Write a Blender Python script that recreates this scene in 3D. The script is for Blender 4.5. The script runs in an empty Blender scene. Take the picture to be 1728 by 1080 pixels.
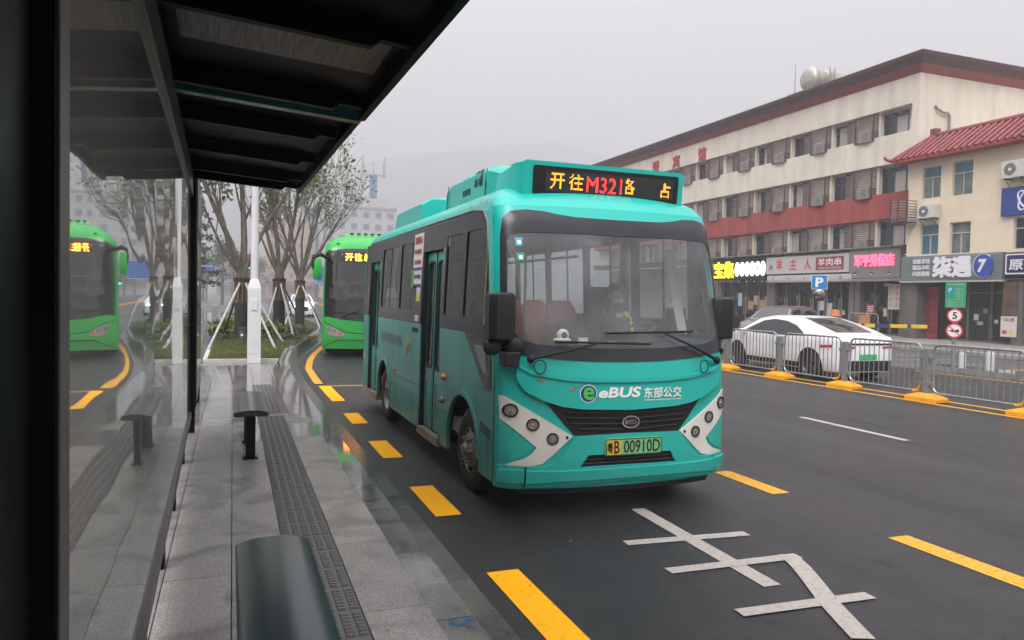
import bpy, bmesh, math, random
import numpy as np
from mathutils import Vector, Matrix
from mathutils.geometry import delaunay_2d_cdt
from mathutils.bvhtree import BVHTree
random.seed(7)
SC = bpy.context.scene
COL = SC.collection
R_ = math.radians

# ---------------------------------------------------------------- camera
CAMH, PIT, YAW, ROLL = 1.8, R_(1.81319), R_(20.67247), 0.02
F = Vector((math.sin(YAW)*math.cos(PIT), math.cos(YAW)*math.cos(PIT), -math.sin(PIT)))
RH = Vector((math.cos(YAW), -math.sin(YAW), 0)); U0 = RH.cross(F)
RR = RH*math.cos(ROLL)+U0*math.sin(ROLL); UU = U0*math.cos(ROLL)-RH*math.sin(ROLL)
cd = bpy.data.cameras.new('camera'); cam = bpy.data.objects.new('camera', cd); COL.objects.link(cam)
mw = Matrix((RR, UU, -F)).transposed().to_4x4(); mw.translation = Vector((0, 0, CAMH)); cam.matrix_world = mw
cd.sensor_fit = 'HORIZONTAL'; cd.sensor_width = 36; cd.lens = 36*1250/1728; cd.clip_start = .05; cd.clip_end = 4000
SC.camera = cam

# ---------------------------------------------------------------- sky, sun, exposure
W = bpy.data.worlds.new('World'); SC.world = W; W.use_nodes = True
wn, wl = W.node_tree.nodes, W.node_tree.links
bg = wn['Background']
sky = wn.new('ShaderNodeTexSky'); sky.sky_type = 'NISHITA'; sky.sun_disc = False
sky.sun_elevation = R_(45); sky.sun_rotation = R_(230); sky.dust_density = 6; sky.air_density = 1.2
hs = wn.new('ShaderNodeHueSaturation'); hs.inputs['Saturation'].default_value = .12
cmix = wn.new('ShaderNodeMix'); cmix.data_type = 'RGBA'; cmix.inputs[0].default_value = .80
tcw = wn.new('ShaderNodeTexCoord'); cl = wn.new('ShaderNodeTexNoise'); cl.inputs['Scale'].default_value = 2.4; cl.inputs['Detail'].default_value = 5
# overcast sky: overhead boosted far above horizon brightness to add light, broken up by soft cloud
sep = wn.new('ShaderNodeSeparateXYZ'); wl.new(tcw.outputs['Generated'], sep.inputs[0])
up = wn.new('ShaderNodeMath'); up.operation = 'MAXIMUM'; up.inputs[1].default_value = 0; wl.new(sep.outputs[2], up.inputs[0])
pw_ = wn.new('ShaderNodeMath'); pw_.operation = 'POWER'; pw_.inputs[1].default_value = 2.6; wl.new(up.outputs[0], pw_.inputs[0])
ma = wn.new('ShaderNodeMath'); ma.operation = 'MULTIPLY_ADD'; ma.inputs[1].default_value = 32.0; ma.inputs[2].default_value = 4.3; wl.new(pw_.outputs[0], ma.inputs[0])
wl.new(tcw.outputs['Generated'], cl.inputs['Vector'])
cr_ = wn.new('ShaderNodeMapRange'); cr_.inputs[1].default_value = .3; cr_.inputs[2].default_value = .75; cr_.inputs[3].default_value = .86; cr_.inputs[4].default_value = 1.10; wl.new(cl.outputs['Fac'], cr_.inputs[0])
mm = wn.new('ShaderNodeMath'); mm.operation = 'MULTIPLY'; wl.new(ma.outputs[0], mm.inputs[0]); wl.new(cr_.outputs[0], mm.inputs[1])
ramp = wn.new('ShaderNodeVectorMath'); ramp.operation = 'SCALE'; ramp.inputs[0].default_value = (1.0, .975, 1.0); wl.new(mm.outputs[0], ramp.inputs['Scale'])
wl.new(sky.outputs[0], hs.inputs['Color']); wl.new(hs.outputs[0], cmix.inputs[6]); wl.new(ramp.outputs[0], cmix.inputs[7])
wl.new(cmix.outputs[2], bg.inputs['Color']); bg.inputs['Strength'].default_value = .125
sd = bpy.data.lights.new('sun', 'SUN'); sd.energy = 1.5; sd.angle = R_(25); sd.color = (1, .965, .93)
sun = bpy.data.objects.new('sun', sd); COL.objects.link(sun)
sun.rotation_euler = (R_(45), 0, R_(-50))
SC.view_settings.view_transform = 'Standard'; SC.view_settings.look = 'None'; SC.view_settings.exposure = .62; SC.view_settings.gamma = 1
SC.cycles.use_denoising = True
SC.cycles.max_bounces = 10; SC.cycles.transparent_max_bounces = 16; SC.cycles.volume_bounces = 3
SC.cycles.sample_clamp_indirect = 6

# ---------------------------------------------------------------- materials
def node_mat(name):
    m = bpy.data.materials.new(name); m.use_nodes = True
    nt = m.node_tree; return m, nt.nodes, nt.links, nt.nodes['Principled BSDF']
def M(name, col, r=.5, m=0., spec=.35, var=0., vs=3., bump=0., bs=40., rv=0., coat=0., es=0., stretch=None, col2=None, detail=5, lo=.32, hi=.68):
    """procedural paint, stone, metal: colour broken up by noise, optional bump and roughness variation"""
    mt, n, l, p = node_mat(name)
    p.inputs['Base Color'].default_value = (*col, 1); p.inputs['Roughness'].default_value = r
    p.inputs['Metallic'].default_value = m; p.inputs['Specular IOR Level'].default_value = spec
    if coat: p.inputs['Coat Weight'].default_value = coat; p.inputs['Coat Roughness'].default_value = .08
    if es:
        p.inputs['Emission Color'].default_value = (*col, 1); p.inputs['Emission Strength'].default_value = es
    if var or bump or rv:
        tc = n.new('ShaderNodeTexCoord'); mp = n.new('ShaderNodeMapping'); l.new(tc.outputs['Object'], mp.inputs[0])
        if stretch: mp.inputs['Scale'].default_value = stretch
        if var or rv:
            nz = n.new('ShaderNodeTexNoise'); nz.inputs['Scale'].default_value = vs; nz.inputs['Detail'].default_value = detail; l.new(mp.outputs[0], nz.inputs[0])
        if var:
            rp = n.new('ShaderNodeValToRGB'); c2 = col2 or tuple(c*(1-var) for c in col)
            rp.color_ramp.elements[0].position = lo; rp.color_ramp.elements[0].color = (*c2, 1)
            rp.color_ramp.elements[1].position = hi; rp.color_ramp.elements[1].color = (*col, 1)
            l.new(nz.outputs['Fac'], rp.inputs[0]); l.new(rp.outputs[0], p.inputs['Base Color'])
            if es: l.new(rp.outputs[0], p.inputs['Emission Color'])
        if rv:
            mr = n.new('ShaderNodeMapRange'); mr.inputs[3].default_value = max(0, r-rv); mr.inputs[4].default_value = min(1, r+rv)
            l.new(nz.outputs['Fac'], mr.inputs[0]); l.new(mr.outputs[0], p.inputs['Roughness'])
        if bump:
            nb = n.new('ShaderNodeTexNoise'); nb.inputs['Scale'].default_value = bs; nb.inputs['Detail'].default_value = 3; l.new(mp.outputs[0], nb.inputs[0])
            bp = n.new('ShaderNodeBump'); bp.inputs['Strength'].default_value = bump; bp.inputs['Distance'].default_value = .02
            l.new(nb.outputs['Fac'], bp.inputs['Height']); l.new(bp.outputs[0], p.inputs['Normal'])
    return mt
def EM(name, col, s): return M(name, col, .4, es=s)
def glass(name, tint, haze=.08, hazecol=(.6, .62, .64), ior=1.5, rough=.02, refl=.9):
    """window pane: see-through tint, Fresnel reflection and a diffuse veil of dust and painted sky haze"""
    mt, n, l, p = node_mat(name); n.remove(p); out = n['Material Output']
    tr = n.new('ShaderNodeBsdfTransparent'); tr.inputs[0].default_value = (*tint, 1)
    gl = n.new('ShaderNodeBsdfGlossy'); gl.inputs['Roughness'].default_value = rough
    df = n.new('ShaderNodeBsdfDiffuse'); df.inputs[0].default_value = (*hazecol, 1)
    lw = n.new('ShaderNodeLayerWeight'); lw.inputs[0].default_value = .5; pw = n.new('ShaderNodeMath'); pw.operation = 'POWER'; pw.inputs[1].default_value = 4.6; l.new(lw.outputs['Facing'], pw.inputs[0]); fr = n.new('ShaderNodeMath'); fr.operation = 'MULTIPLY_ADD'; fr.inputs[1].default_value = refl; fr.inputs[2].default_value = .045; l.new(pw.outputs[0], fr.inputs[0])
    tc = n.new('ShaderNodeTexCoord'); nz = n.new('ShaderNodeTexNoise'); nz.inputs['Scale'].default_value = 2.2; nz.inputs['Detail'].default_value = 6
    mr = n.new('ShaderNodeMapRange'); mr.inputs[1].default_value = .3; mr.inputs[2].default_value = .8; mr.inputs[3].default_value = haze*.5; mr.inputs[4].default_value = haze*1.5
    l.new(tc.outputs['Object'], nz.inputs[0]); l.new(nz.outputs['Fac'], mr.inputs[0])
    m1 = n.new('ShaderNodeMixShader'); m2 = n.new('ShaderNodeMixShader')
    l.new(mr.outputs[0], m1.inputs[0]); l.new(tr.outputs[0], m1.inputs[1]); l.new(df.outputs[0], m1.inputs[2])
    l.new(fr.outputs[0], m2.inputs[0]); l.new(m1.outputs[0], m2.inputs[1]); l.new(gl.outputs[0], m2.inputs[2])
    l.new(m2.outputs[0], out.inputs[0]); return mt

# ---------------------------------------------------------------- objects
def tag(o, label=None, cat=None, group=None, kind=None):
    if label: o['label'] = label
    if cat: o['category'] = cat
    if group: o['group'] = group
    if kind: o['kind'] = kind
    return o
def thing(name, label, cat, loc=(0, 0, 0), rz=0, group=None):
    o = bpy.data.objects.new(name, None); COL.objects.link(o); o.location = loc; o.rotation_euler = (0, 0, rz)
    return tag(o, label, cat, group)
def copy_tree(o, parent=None):
    c = o.copy(); COL.objects.link(c); c.parent = parent
    for ch in o.children: copy_tree(ch, c)
    return c
def dup(o, loc, rz=None, label=None):
    c = copy_tree(o); c.location = loc
    if rz is not None: c.rotation_euler = (0, 0, rz)
    if label: c['label'] = label
    return c
def inside(p, poly):
    x, y = p; c = False; j = len(poly)-1
    for i in range(len(poly)):
        xi, yi = poly[i]; xj, yj = poly[j]
        if (yi > y) != (yj > y) and x < (xj-xi)*(y-yi)/(yj-yi)+xi: c = not c
        j = i
    return c
def densify(poly, res):
    if not res: return list(poly)
    out = []
    for i, a in enumerate(poly):
        b = poly[(i+1) % len(poly)]; n = max(1, int(math.dist(a, b)/res))
        for k in range(n): out.append((a[0]+(b[0]-a[0])*k/n, a[1]+(b[1]-a[1])*k/n))
    return out
def rrect(x0, x1, z0, z1, r, n=4):
    o = []
    for cx, cz, a0 in ((x1-r, z1-r, 0), (x0+r, z1-r, 90), (x0+r, z0+r, 180), (x1-r, z0+r, 270)):
        for k in range(n+1): a = R_(a0+90*k/n); o.append((cx+r*math.cos(a), cz+r*math.sin(a)))
    return o
def ell(cx, cz, rx, rz=None, n=20):
    rz = rz or rx
    return [(cx+rx*math.cos(2*math.pi*k/n), cz+rz*math.sin(2*math.pi*k/n)) for k in range(n)]
def mirror(poly): return [(-a, b) for a, b in poly][::-1]
class MB:
    def __init__(s): s.v = []; s.f = []
    def add(s, vs, fs):
        b = len(s.v); s.v += [tuple(v) for v in vs]; s.f += [tuple(i+b for i in f) for f in fs]; return s
    def box(s, x0, x1, y0, y1, z0, z1):
        return s.add([(x, y, z) for z in (z0, z1) for y in (y0, y1) for x in (x0, x1)],
                     [(0, 2, 3, 1), (4, 5, 7, 6), (0, 1, 5, 4), (2, 6, 7, 3), (0, 4, 6, 2), (1, 3, 7, 5)])
    def obox(s, c, ax, ay, az):
        c, ax, ay, az = Vector(c), Vector(ax), Vector(ay), Vector(az)
        return s.add([c+ax*i+ay*j+az*k for k in (-1, 1) for j in (-1, 1) for i in (-1, 1)],
                     [(0, 2, 3, 1), (4, 5, 7, 6), (0, 1, 5, 4), (2, 6, 7, 3), (0, 4, 6, 2), (1, 3, 7, 5)])
    def tube(s, pts, r, n=8, cap=True):
        pts = [Vector(p) for p in pts]; rs = r if isinstance(r, (list, tuple)) else [r]*len(pts)
        vs, fs = [], []; up = None
        for i, p in enumerate(pts):
            t = (pts[min(i+1, len(pts)-1)]-pts[max(i-1, 0)]).normalized()
            if up is None: up = t.orthogonal().normalized()
            up = (up-t*up.dot(t)); up = up.normalized() if up.length > 1e-6 else t.orthogonal().normalized()
            w = t.cross(up)
            vs += [p+(up*math.cos(2*math.pi*k/n)+w*math.sin(2*math.pi*k/n))*rs[i] for k in range(n)]
        for i in range(len(pts)-1):
            for k in range(n): a, b = i*n+k, i*n+(k+1) % n; fs.append((a, b, b+n, a+n))
        if cap: fs.append(tuple(range(n))[::-1]); fs.append(tuple(range((len(pts)-1)*n, len(pts)*n)))
        return s.add(vs, fs)
    def lathe(s, prof, c=(0, 0, 0), axis='z', n=24):
        vs, fs = [], []; m = len(prof)
        for k in range(n):
            a = 2*math.pi*k/n; ca, sa = math.cos(a), math.sin(a)
            for r, h in prof:
                v = {'z': (r*ca, r*sa, h), 'x': (h, r*ca, r*sa), 'y': (r*sa, h, r*ca)}[axis]
                vs.append((v[0]+c[0], v[1]+c[1], v[2]+c[2]))
        for k in range(n):
            for j in range(m-1): a, b = k*m+j, ((k+1) % n)*m+j; fs.append((a, b, b+1, a+1))
        return s.add(vs, fs)
    def sph(s, c, rx, ry=None, rz=None, n=14, m=9):
        ry = ry or rx; rz = rz or rx; vs, fs = [], []
        for j in range(m+1):
            th = math.pi*j/m
            for k in range(n): a = 2*math.pi*k/n; vs.append((c[0]+rx*math.sin(th)*math.cos(a), c[1]+ry*math.sin(th)*math.sin(a), c[2]+rz*math.cos(th)))
        for j in range(m):
            for k in range(n): a, b = j*n+k, j*n+(k+1) % n; fs.append((a, a+n, b+n, b))
        return s.add(vs, fs)
    def loft(s, secs, closed=True, caps=True):
        n = len(secs[0]); vs = [v for q in secs for v in q]; fs = []
        for i in range(len(secs)-1):
            for k in range(n if closed else n-1): a, b = i*n+k, i*n+(k+1) % n; fs.append((a, b, b+n, a+n))
        if caps: fs += [tuple(range(n))[::-1], tuple(range((len(secs)-1)*n, len(secs)*n))]
        return s.add(vs, fs)
    def patch(s, outline, surf, off=0., depth=0., holes=(), res=None):
        """fill a 2D outline (with holes) on surf(a, b, offset), thickened back by depth"""
        o = densify(outline, res); hs_ = [densify(h, res) for h in holes]
        pts = list(o); edges = [(i, (i+1) % len(o)) for i in range(len(o))]
        for h in hs_:
            b = len(pts); pts += h; edges += [(b+i, b+(i+1) % len(h)) for i in range(len(h))]
        if res:
            xs = [p[0] for p in o]; ys = [p[1] for p in o]; y = min(ys)+res*.5; row = 0
            bd = np.array(pts)
            while y < max(ys):
                x = min(xs)+res*(.5 if row % 2 else .9)
                while x < max(xs):
                    if inside((x, y), o) and not any(inside((x, y), h) for h in hs_) and np.min(np.abs(bd[:, 0]-x)+np.abs(bd[:, 1]-y)) > res*.45: pts.append((x, y))
                    x += res
                y += res*.87; row += 1
        V, E, T = delaunay_2d_cdt([Vector(p) for p in pts], edges, [], 0, 1e-6)[:3]
        tri = []
        for t in T:
            c = (sum(V[i][0] for i in t)/len(t), sum(V[i][1] for i in t)/len(t))
            if inside(c, o) and not any(inside(c, h) for h in hs_): tri.append(tuple(t))
        b = len(s.v); s.v += [tuple(surf(p[0], p[1], off)) for p in V]; s.f += [tuple(b+i for i in t) for t in tri]
        if depth:
            cnt = {}
            for t in tri:
                for i in range(len(t)): e = (t[i], t[(i+1) % len(t)]); cnt[tuple(sorted(e))] = None if tuple(sorted(e)) in cnt else e
            used = {}; b2 = len(s.v)
            for e in cnt.values():
                if e:
                    for i in e:
                        if i not in used: used[i] = len(s.v); s.v.append(tuple(surf(V[i][0], V[i][1], off-depth)))
                    s.f.append((b+e[1], b+e[0], used[e[0]], used[e[1]]))
        return s
    def text(s, body, surf, x, z, h, off=.004, bold=.0, w=None, depth=0., shear=0.):
        """lettering: x,z = left baseline corner, h = capital/character height, w = full width if it must fit"""
        cjk = any(ord(c) > 0x2e00 for c in body)
        V, T = glyphs(body, 0 if cjk else bold, shear)
        if not V: return s
        if cjk and bold > .004:
            for i in range(8): s.text(body, surf, x+bold*h*math.cos(i*math.pi/4), z+bold*h*math.sin(i*math.pi/4), h, off+.0004*(i+1), 0, w, depth, shear)
        mnx = min(v[0] for v in V); mxx = max(v[0] for v in V); mny = min(v[1] for v in V); mxy = max(v[1] for v in V)
        k = h/(mxy-mny); kx = (w/(mxx-mnx)) if w else k
        b = len(s.v); P2 = [(x+(v[0]-mnx)*kx, z+(v[1]-mny)*k) for v in V]
        s.v += [tuple(surf(p[0], p[1], off)) for p in P2]; s.f += [tuple(b+i for i in t) for t in T]
        if depth:
            cnt = {}
            for t in T:
                for i in range(len(t)): e = (t[i], t[(i+1) % len(t)]); q = tuple(sorted(e)); cnt[q] = None if q in cnt else e
            b2 = len(s.v); s.v += [tuple(surf(p[0], p[1], off-depth)) for p in P2]
            s.f += [(b+e[1], b+e[0], b2+e[0], b2+e[1]) for e in cnt.values() if e]
        return s
    def build(s, name, mat, parent=None, smooth=False, bevel=0., loc=None, fix=False):
        me = bpy.data.meshes.new(name); me.from_pydata(s.v, [], s.f)
        if fix or bevel:
            bm = bmesh.new(); bm.from_mesh(me); bmesh.ops.remove_doubles(bm, verts=bm.verts, dist=1e-5); bmesh.ops.recalc_face_normals(bm, faces=bm.faces); bm.to_mesh(me); bm.free()
        if smooth: me.polygons.foreach_set('use_smooth', [True]*len(me.polygons))
        me.materials.append(mat)
        o = bpy.data.objects.new(name, me); COL.objects.link(o); o.parent = parent
        if loc: o.location = loc
        if bevel:
            b = o.modifiers.new('bevel', 'BEVEL'); b.width = bevel; b.segments = 2; b.limit_method = 'ANGLE'; b.angle_limit = R_(40)
        if smooth:
            try: me.set_sharp_from_angle(angle=R_(38))
            except Exception: pass
        return o
_GC = {}
def glyphs(body, bold=0., shear=0.):
    key = (body, bold, shear)
    if key not in _GC:
        cu = bpy.data.curves.new('lettering', 'FONT'); cu.body = body; cu.offset = bold; cu.shear = shear; cu.resolution_u = 3; cu.fill_mode = 'BOTH'
        o = bpy.data.objects.new('lettering', cu); COL.objects.link(o); bpy.context.view_layer.update()
        me = o.evaluated_get(bpy.context.evaluated_depsgraph_get()).to_mesh()
        _GC[key] = ([(v.co.x, v.co.y) for v in me.vertices], [tuple(p.vertices) for p in me.polygons])
        bpy.data.objects.remove(o); bpy.data.curves.remove(cu)
    return _GC[key]
def led(mb, body, surf, x, z, h, rows=16, off=.004, bold=.010, clip=None, fill=.66, w=None):
    """dot-matrix lettering: sample the glyph on a grid, one small square per lit diode"""
    V, T = glyphs(body, 0)
    mnx = min(v[0] for v in V); mxx = max(v[0] for v in V); mny = min(v[1] for v in V); mxy = max(v[1] for v in V)
    bv = BVHTree.FromPolygons([(v[0], v[1], 0) for v in V], T); step = (mxy-mny)/rows; cols = int((mxx-mnx)/step)+1
    p = h/rows; kx = (w/(mxx-mnx))/(h/(mxy-mny)) if w else 1
    for i in range(cols):
        if clip and not (clip[0] <= i/cols <= clip[1]): continue
        for j in range(rows):
            if all(bv.ray_cast(Vector((mnx+(i+.5)*step+dx*bold, mny+(j+.5)*step+dy*bold, 1)), Vector((0, 0, -1)))[0] is None for dx, dy in ((0, 0), (1, 0), (-1, 0), (0, 1), (0, -1))): continue
            cx, cz, q = x+(i+.5)*p*kx, z+(j+.5)*p, p*.5*fill
            mb.add([surf(cx-q*kx, cz-q, off), surf(cx+q*kx, cz-q, off), surf(cx+q*kx, cz+q, off), surf(cx-q*kx, cz+q, off)], [(0, 1, 2, 3)])
def ground(z):  return lambda a, b, o: (a, b, z+o)
def facing(y0): return lambda a, b, o: (a, y0-o, b)          # plane facing the viewer (-Y), a = x, b = z
def street(x0): return lambda a, b, o: (x0-o, a, b)          # plane facing the road (-X), a = y, b = z
def rstreet(x0): return lambda a, b, o: (x0-o, -a, b)        # same, a runs left to right as read from the road (a = -y)

# ---------------------------------------------------------------- ground, road, pavement
def asphalt(name, dark, light, r0, r1, bumpy=.4):
    """wet asphalt: stone grain, patchy blotches, wheel-worn bands along the road, a few oil spots"""
    mt, n, l, p = node_mat(name); p.inputs['Specular IOR Level'].default_value = .32
    g = n.new('ShaderNodeNewGeometry')
    def noise(sc, det, scale=(1, 1, 1), dist=0.):
        mp = n.new('ShaderNodeMapping'); mp.inputs['Scale'].default_value = scale; l.new(g.outputs['Position'], mp.inputs[0])
        q = n.new('ShaderNodeTexNoise'); q.inputs['Scale'].default_value = sc; q.inputs['Detail'].default_value = det; q.inputs['Distortion'].default_value = dist; l.new(mp.outputs[0], q.inputs[0]); return q.outputs['Fac']
    def rng(x, a, b, c, d):
        q = n.new('ShaderNodeMapRange'); q.inputs[1].default_value = a; q.inputs[2].default_value = b; q.inputs[3].default_value = c; q.inputs[4].default_value = d; l.new(x, q.inputs[0]); return q.outputs[0]
    def mth(op, x, y):
        q = n.new('ShaderNodeMath'); q.operation = op
        for i, v in enumerate((x, y)):
            if isinstance(v, float): q.inputs[i].default_value = v
            else: l.new(v, q.inputs[i])
        return q.outputs[0]
    grain = n.new('ShaderNodeTexVoronoi'); grain.inputs['Scale'].default_value = 130; l.new(g.outputs['Position'], grain.inputs[0])
    big = noise(.5, 6, dist=.5); mid = noise(5, 8); band = noise(1.1, 3, (1, .05, 1)); oil = noise(1.7, 2, dist=.8)
    f = mth('ADD', mth('MULTIPLY', mid, .55), mth('MULTIPLY', grain.outputs['Distance'], .6)); f = mth('ADD', f, rng(band, .35, .65, -.16, .16)); f = mth('ADD', f, rng(big, .3, .7, -.14, .14))
    f = mth('SUBTRACT', f, rng(oil, .70, .76, 0., .35))
    mx = n.new('ShaderNodeMix'); mx.data_type = 'RGBA'; mx.inputs[6].default_value = (*dark, 1); mx.inputs[7].default_value = (*light, 1); l.new(f, mx.inputs[0]); l.new(mx.outputs[2], p.inputs['Base Color'])
    l.new(mth('ADD', rng(big, .38, .66, r0, r1), rng(band, .35, .65, .05, -.05)), p.inputs['Roughness'])
    bp = n.new('ShaderNodeBump'); bp.inputs['Strength'].default_value = bumpy; bp.inputs['Distance'].default_value = .008
    l.new(mth('ADD', grain.outputs['Distance'], mth('MULTIPLY', mid, .6)), bp.inputs['Height']); l.new(bp.outputs[0], p.inputs['Normal']); return mt
def wet_stone(name, base, rdry, rwet, speck=.35, wet_y=(7.5, 11.5), bumpy=.15, darken=.62):
    """flamed granite, speckled; rain stands on it in patches and fully where the canopy does not reach"""
    mt, n, l, p = node_mat(name)
    g = n.new('ShaderNodeNewGeometry'); sx = n.new('ShaderNodeSeparateXYZ'); l.new(g.outputs['Position'], sx.inputs[0])
    sp = n.new('ShaderNodeTexNoise'); sp.inputs['Scale'].default_value = 85; sp.inputs['Detail'].default_value = 5; sp.inputs['Roughness'].default_value = .75; l.new(g.outputs['Position'], sp.inputs[0])
    big = n.new('ShaderNodeTexNoise'); big.inputs['Scale'].default_value = .9; big.inputs['Detail'].default_value = 6; big.inputs['Distortion'].default_value = .6; l.new(g.outputs['Position'], big.inputs[0])
    cr = n.new('ShaderNodeValToRGB'); e = cr.color_ramp.elements
    e[0].position = .30; e[0].color = (*[c*(1-speck) for c in base], 1); e[1].position = .70; e[1].color = (*[min(1, c*(1+speck*.5)) for c in base], 1)
    l.new(sp.outputs['Fac'], cr.inputs[0])
    at = n.new('ShaderNodeAttribute'); at.attribute_name = 'tone'
    mu = n.new('ShaderNodeMix'); mu.data_type = 'RGBA'; mu.blend_type = 'MULTIPLY'; mu.inputs[0].default_value = 1
    l.new(cr.outputs[0], mu.inputs[6]); l.new(at.outputs['Color'], mu.inputs[7])
    yr = n.new('ShaderNodeMapRange'); yr.inputs[1].default_value = wet_y[0]; yr.inputs[2].default_value = wet_y[1]; yr.inputs[3].default_value = -.06; yr.inputs[4].default_value = .42; l.new(sx.outputs[1], yr.inputs[0])
    xr = n.new('ShaderNodeMapRange'); xr.inputs[1].default_value = .60; xr.inputs[2].default_value = .95; xr.inputs[3].default_value = 0; xr.inputs[4].default_value = .15; l.new(sx.outputs[0], xr.inputs[0])
    a1 = n.new('ShaderNodeMath'); a1.operation = 'ADD'; l.new(yr.outputs[0], a1.inputs[0]); l.new(xr.outputs[0], a1.inputs[1])
    a2 = n.new('ShaderNodeMath'); a2.operation = 'ADD'; l.new(a1.outputs[0], a2.inputs[0]); l.new(big.outputs['Fac'], a2.inputs[1])
    wet = n.new('ShaderNodeMapRange'); wet.inputs[1].default_value = .52; wet.inputs[2].default_value = .74; l.new(a2.outputs[0], wet.inputs[0])
    dn = n.new('ShaderNodeTexNoise'); dn.inputs['Scale'].default_value = 1.9; dn.inputs['Detail'].default_value = 9; dn.inputs['Distortion'].default_value = .9; l.new(g.outputs['Position'], dn.inputs[0])
    dr = n.new('ShaderNodeMapRange'); dr.inputs[1].default_value = .50; dr.inputs[2].default_value = .64; dr.inputs[3].default_value = 1; dr.inputs[4].default_value = .60; l.new(dn.outputs['Fac'], dr.inputs[0])
    ds = n.new('ShaderNodeMix'); ds.data_type = 'RGBA'; ds.blend_type = 'MULTIPLY'; ds.inputs[0].default_value = 1; l.new(mu.outputs[2], ds.inputs[6]); l.new(dr.outputs[0], ds.inputs[7]); mu = ds
    dk = n.new('ShaderNodeMix'); dk.data_type = 'RGBA'; dk.blend_type = 'MULTIPLY'; dk.inputs[7].default_value = (darken, darken, darken*1.02, 1)
    l.new(wet.outputs[0], dk.inputs[0]); l.new(mu.outputs[2], dk.inputs[6]); l.new(dk.outputs[2], p.inputs['Base Color'])
    rr = n.new('ShaderNodeMapRange'); rr.inputs[3].default_value = rdry; rr.inputs[4].default_value = rwet; l.new(wet.outputs[0], rr.inputs[0]); l.new(rr.outputs[0], p.inputs['Roughness'])
    bs = n.new('ShaderNodeMapRange'); bs.inputs[3].default_value = bumpy; bs.inputs[4].default_value = bumpy*.03; l.new(wet.outputs[0], bs.inputs[0])
    bp = n.new('ShaderNodeBump'); bp.inputs['Distance'].default_value = .01; l.new(bs.outputs[0], bp.inputs['Strength']); l.new(sp.outputs['Fac'], bp.inputs['Height']); l.new(bp.outputs[0], p.inputs['Normal'])
    return mt
def tones(o, f):
    me = o.data; ca = me.color_attributes.new('tone', 'FLOAT_COLOR', 'CORNER'); k = 0
    for pl in me.polygons:
        t = f(pl.index)
        for _ in pl.loop_indices: ca.data[k].color = (t, t, t, 1); k += 1
m_road = asphalt('wet_asphalt', (.004, .0042, .005), (.038, .038, .042), .36, .50)
m_lot = asphalt('forecourt_asphalt', (.06, .06, .062), (.12, .12, .122), .42, .6)
m_pave = wet_stone('wet_granite_slabs', (.33, .312, .295), .25, .05, speck=.55, bumpy=.35)
m_kerb = wet_stone('kerb_granite', (.29, .29, .275), .32, .035, speck=.5, bumpy=.3, wet_y=(4.2, 6.6))
m_gut = wet_stone('gutter_granite', (.13, .125, .112), .45, .2, speck=.6, wet_y=(5, 9))
m_joint = M('joint_grout', (.035, .034, .033), .7)
m_yel = M('yellow_road_paint', (.93, .43, .004), .6, spec=.15, var=.13, vs=24, lo=.33, hi=.46, detail=9, bump=.3, bs=90)
m_yel2 = M('faded_yellow_road_paint', (.60, .315, .045), .65, spec=.12, var=.4, vs=30, lo=.33, hi=.50, detail=9)
m_wht = M('white_road_paint', (.39, .355, .325), .6, spec=.2, var=.3, vs=30, bump=.4, bs=90, col2=(.315, .288, .265), lo=.34, hi=.52, detail=9)

MB().box(-900, 900, -60, 1500, -1.0, -.02).build('ground', m_lot); tag(bpy.data.objects['ground'], kind='structure')
def sheet(name, x0, x1, y0, y1, z, m):
    o = MB().add([(x0, y0, z), (x1, y0, z), (x1, y1, z), (x0, y1, z)], [(0, 1, 2, 3)]).build(name, m); tones(o, lambda i: 1.0); return tag(o, kind='structure')
sheet('road', .9, 17.95, -30, 400, 0, m_road)
sheet('forecourt', 17.95, 60, -30, 120, -.004, m_lot)

KP = [(1.19, -4), (1.19, 8), (1.165, 11), (1.15, 12.8), (1.15, 15.4), (1.23, 18), (1.45, 20), (1.74, 22), (2.3, 25), (3.0, 28.5), (3.6, 32), (3.95, 36), (4.05, 41), (3.95, 46), (3.6, 54), (3.6, 140)]
def kx(y):
    for (x0, y0), (x1, y1) in zip(KP, KP[1:]):
        if y <= y1: t = (y-y0)/(y1-y0); return x0+(x1-x0)*t
    return KP[-1][0]
def knorm(y):
    d = Vector((kx(y+.4)-kx(y-.4), .8)).normalized(); return Vector((d.y, -d.x))
def kpt(y, off, z): nn = knorm(y); return (kx(y)+nn.x*off, y+nn.y*off, z)
def kh(y): return .15+.15*min(1, max(0, (y-16.5)/4))-(.15*min(1, max(0, (y-34)/6)))
mb = MB(); y = -3.55
while y < 70:
    L = 1.02 if y < 40 else 3; n = 3
    secs = []
    for k in range(n+1):
        yy = y+.004+(L-.008)*k/n; h = kh(yy)
        secs.append([kpt(yy, -.215, -.02), kpt(yy, -.215, h-.004), kpt(yy, -.207, h), kpt(yy, -.018, h), kpt(yy, 0, h-.018), kpt(yy, 0, -.02)])
    mb.loft(secs); y += L
o = mb.build('kerb', m_kerb); tag(o, kind='structure')
_kt = [random.uniform(.82, 1.1) for _ in range(200)]; tones(o, lambda i: _kt[(i//20) % 200])
mb = MB(); y = -3.55
while y < 40:
    mb.loft([[kpt(y+.003+(.994)*k/3, .001, .006), kpt(y+.003+(.994)*k/3, .235, .006)] for k in range(4)], closed=False, caps=False); y += 1
o = mb.build('gutter_stones', m_gut); tag(o, kind='structure'); tones(o, lambda i: _kt[(i//3+40) % 200])
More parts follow.
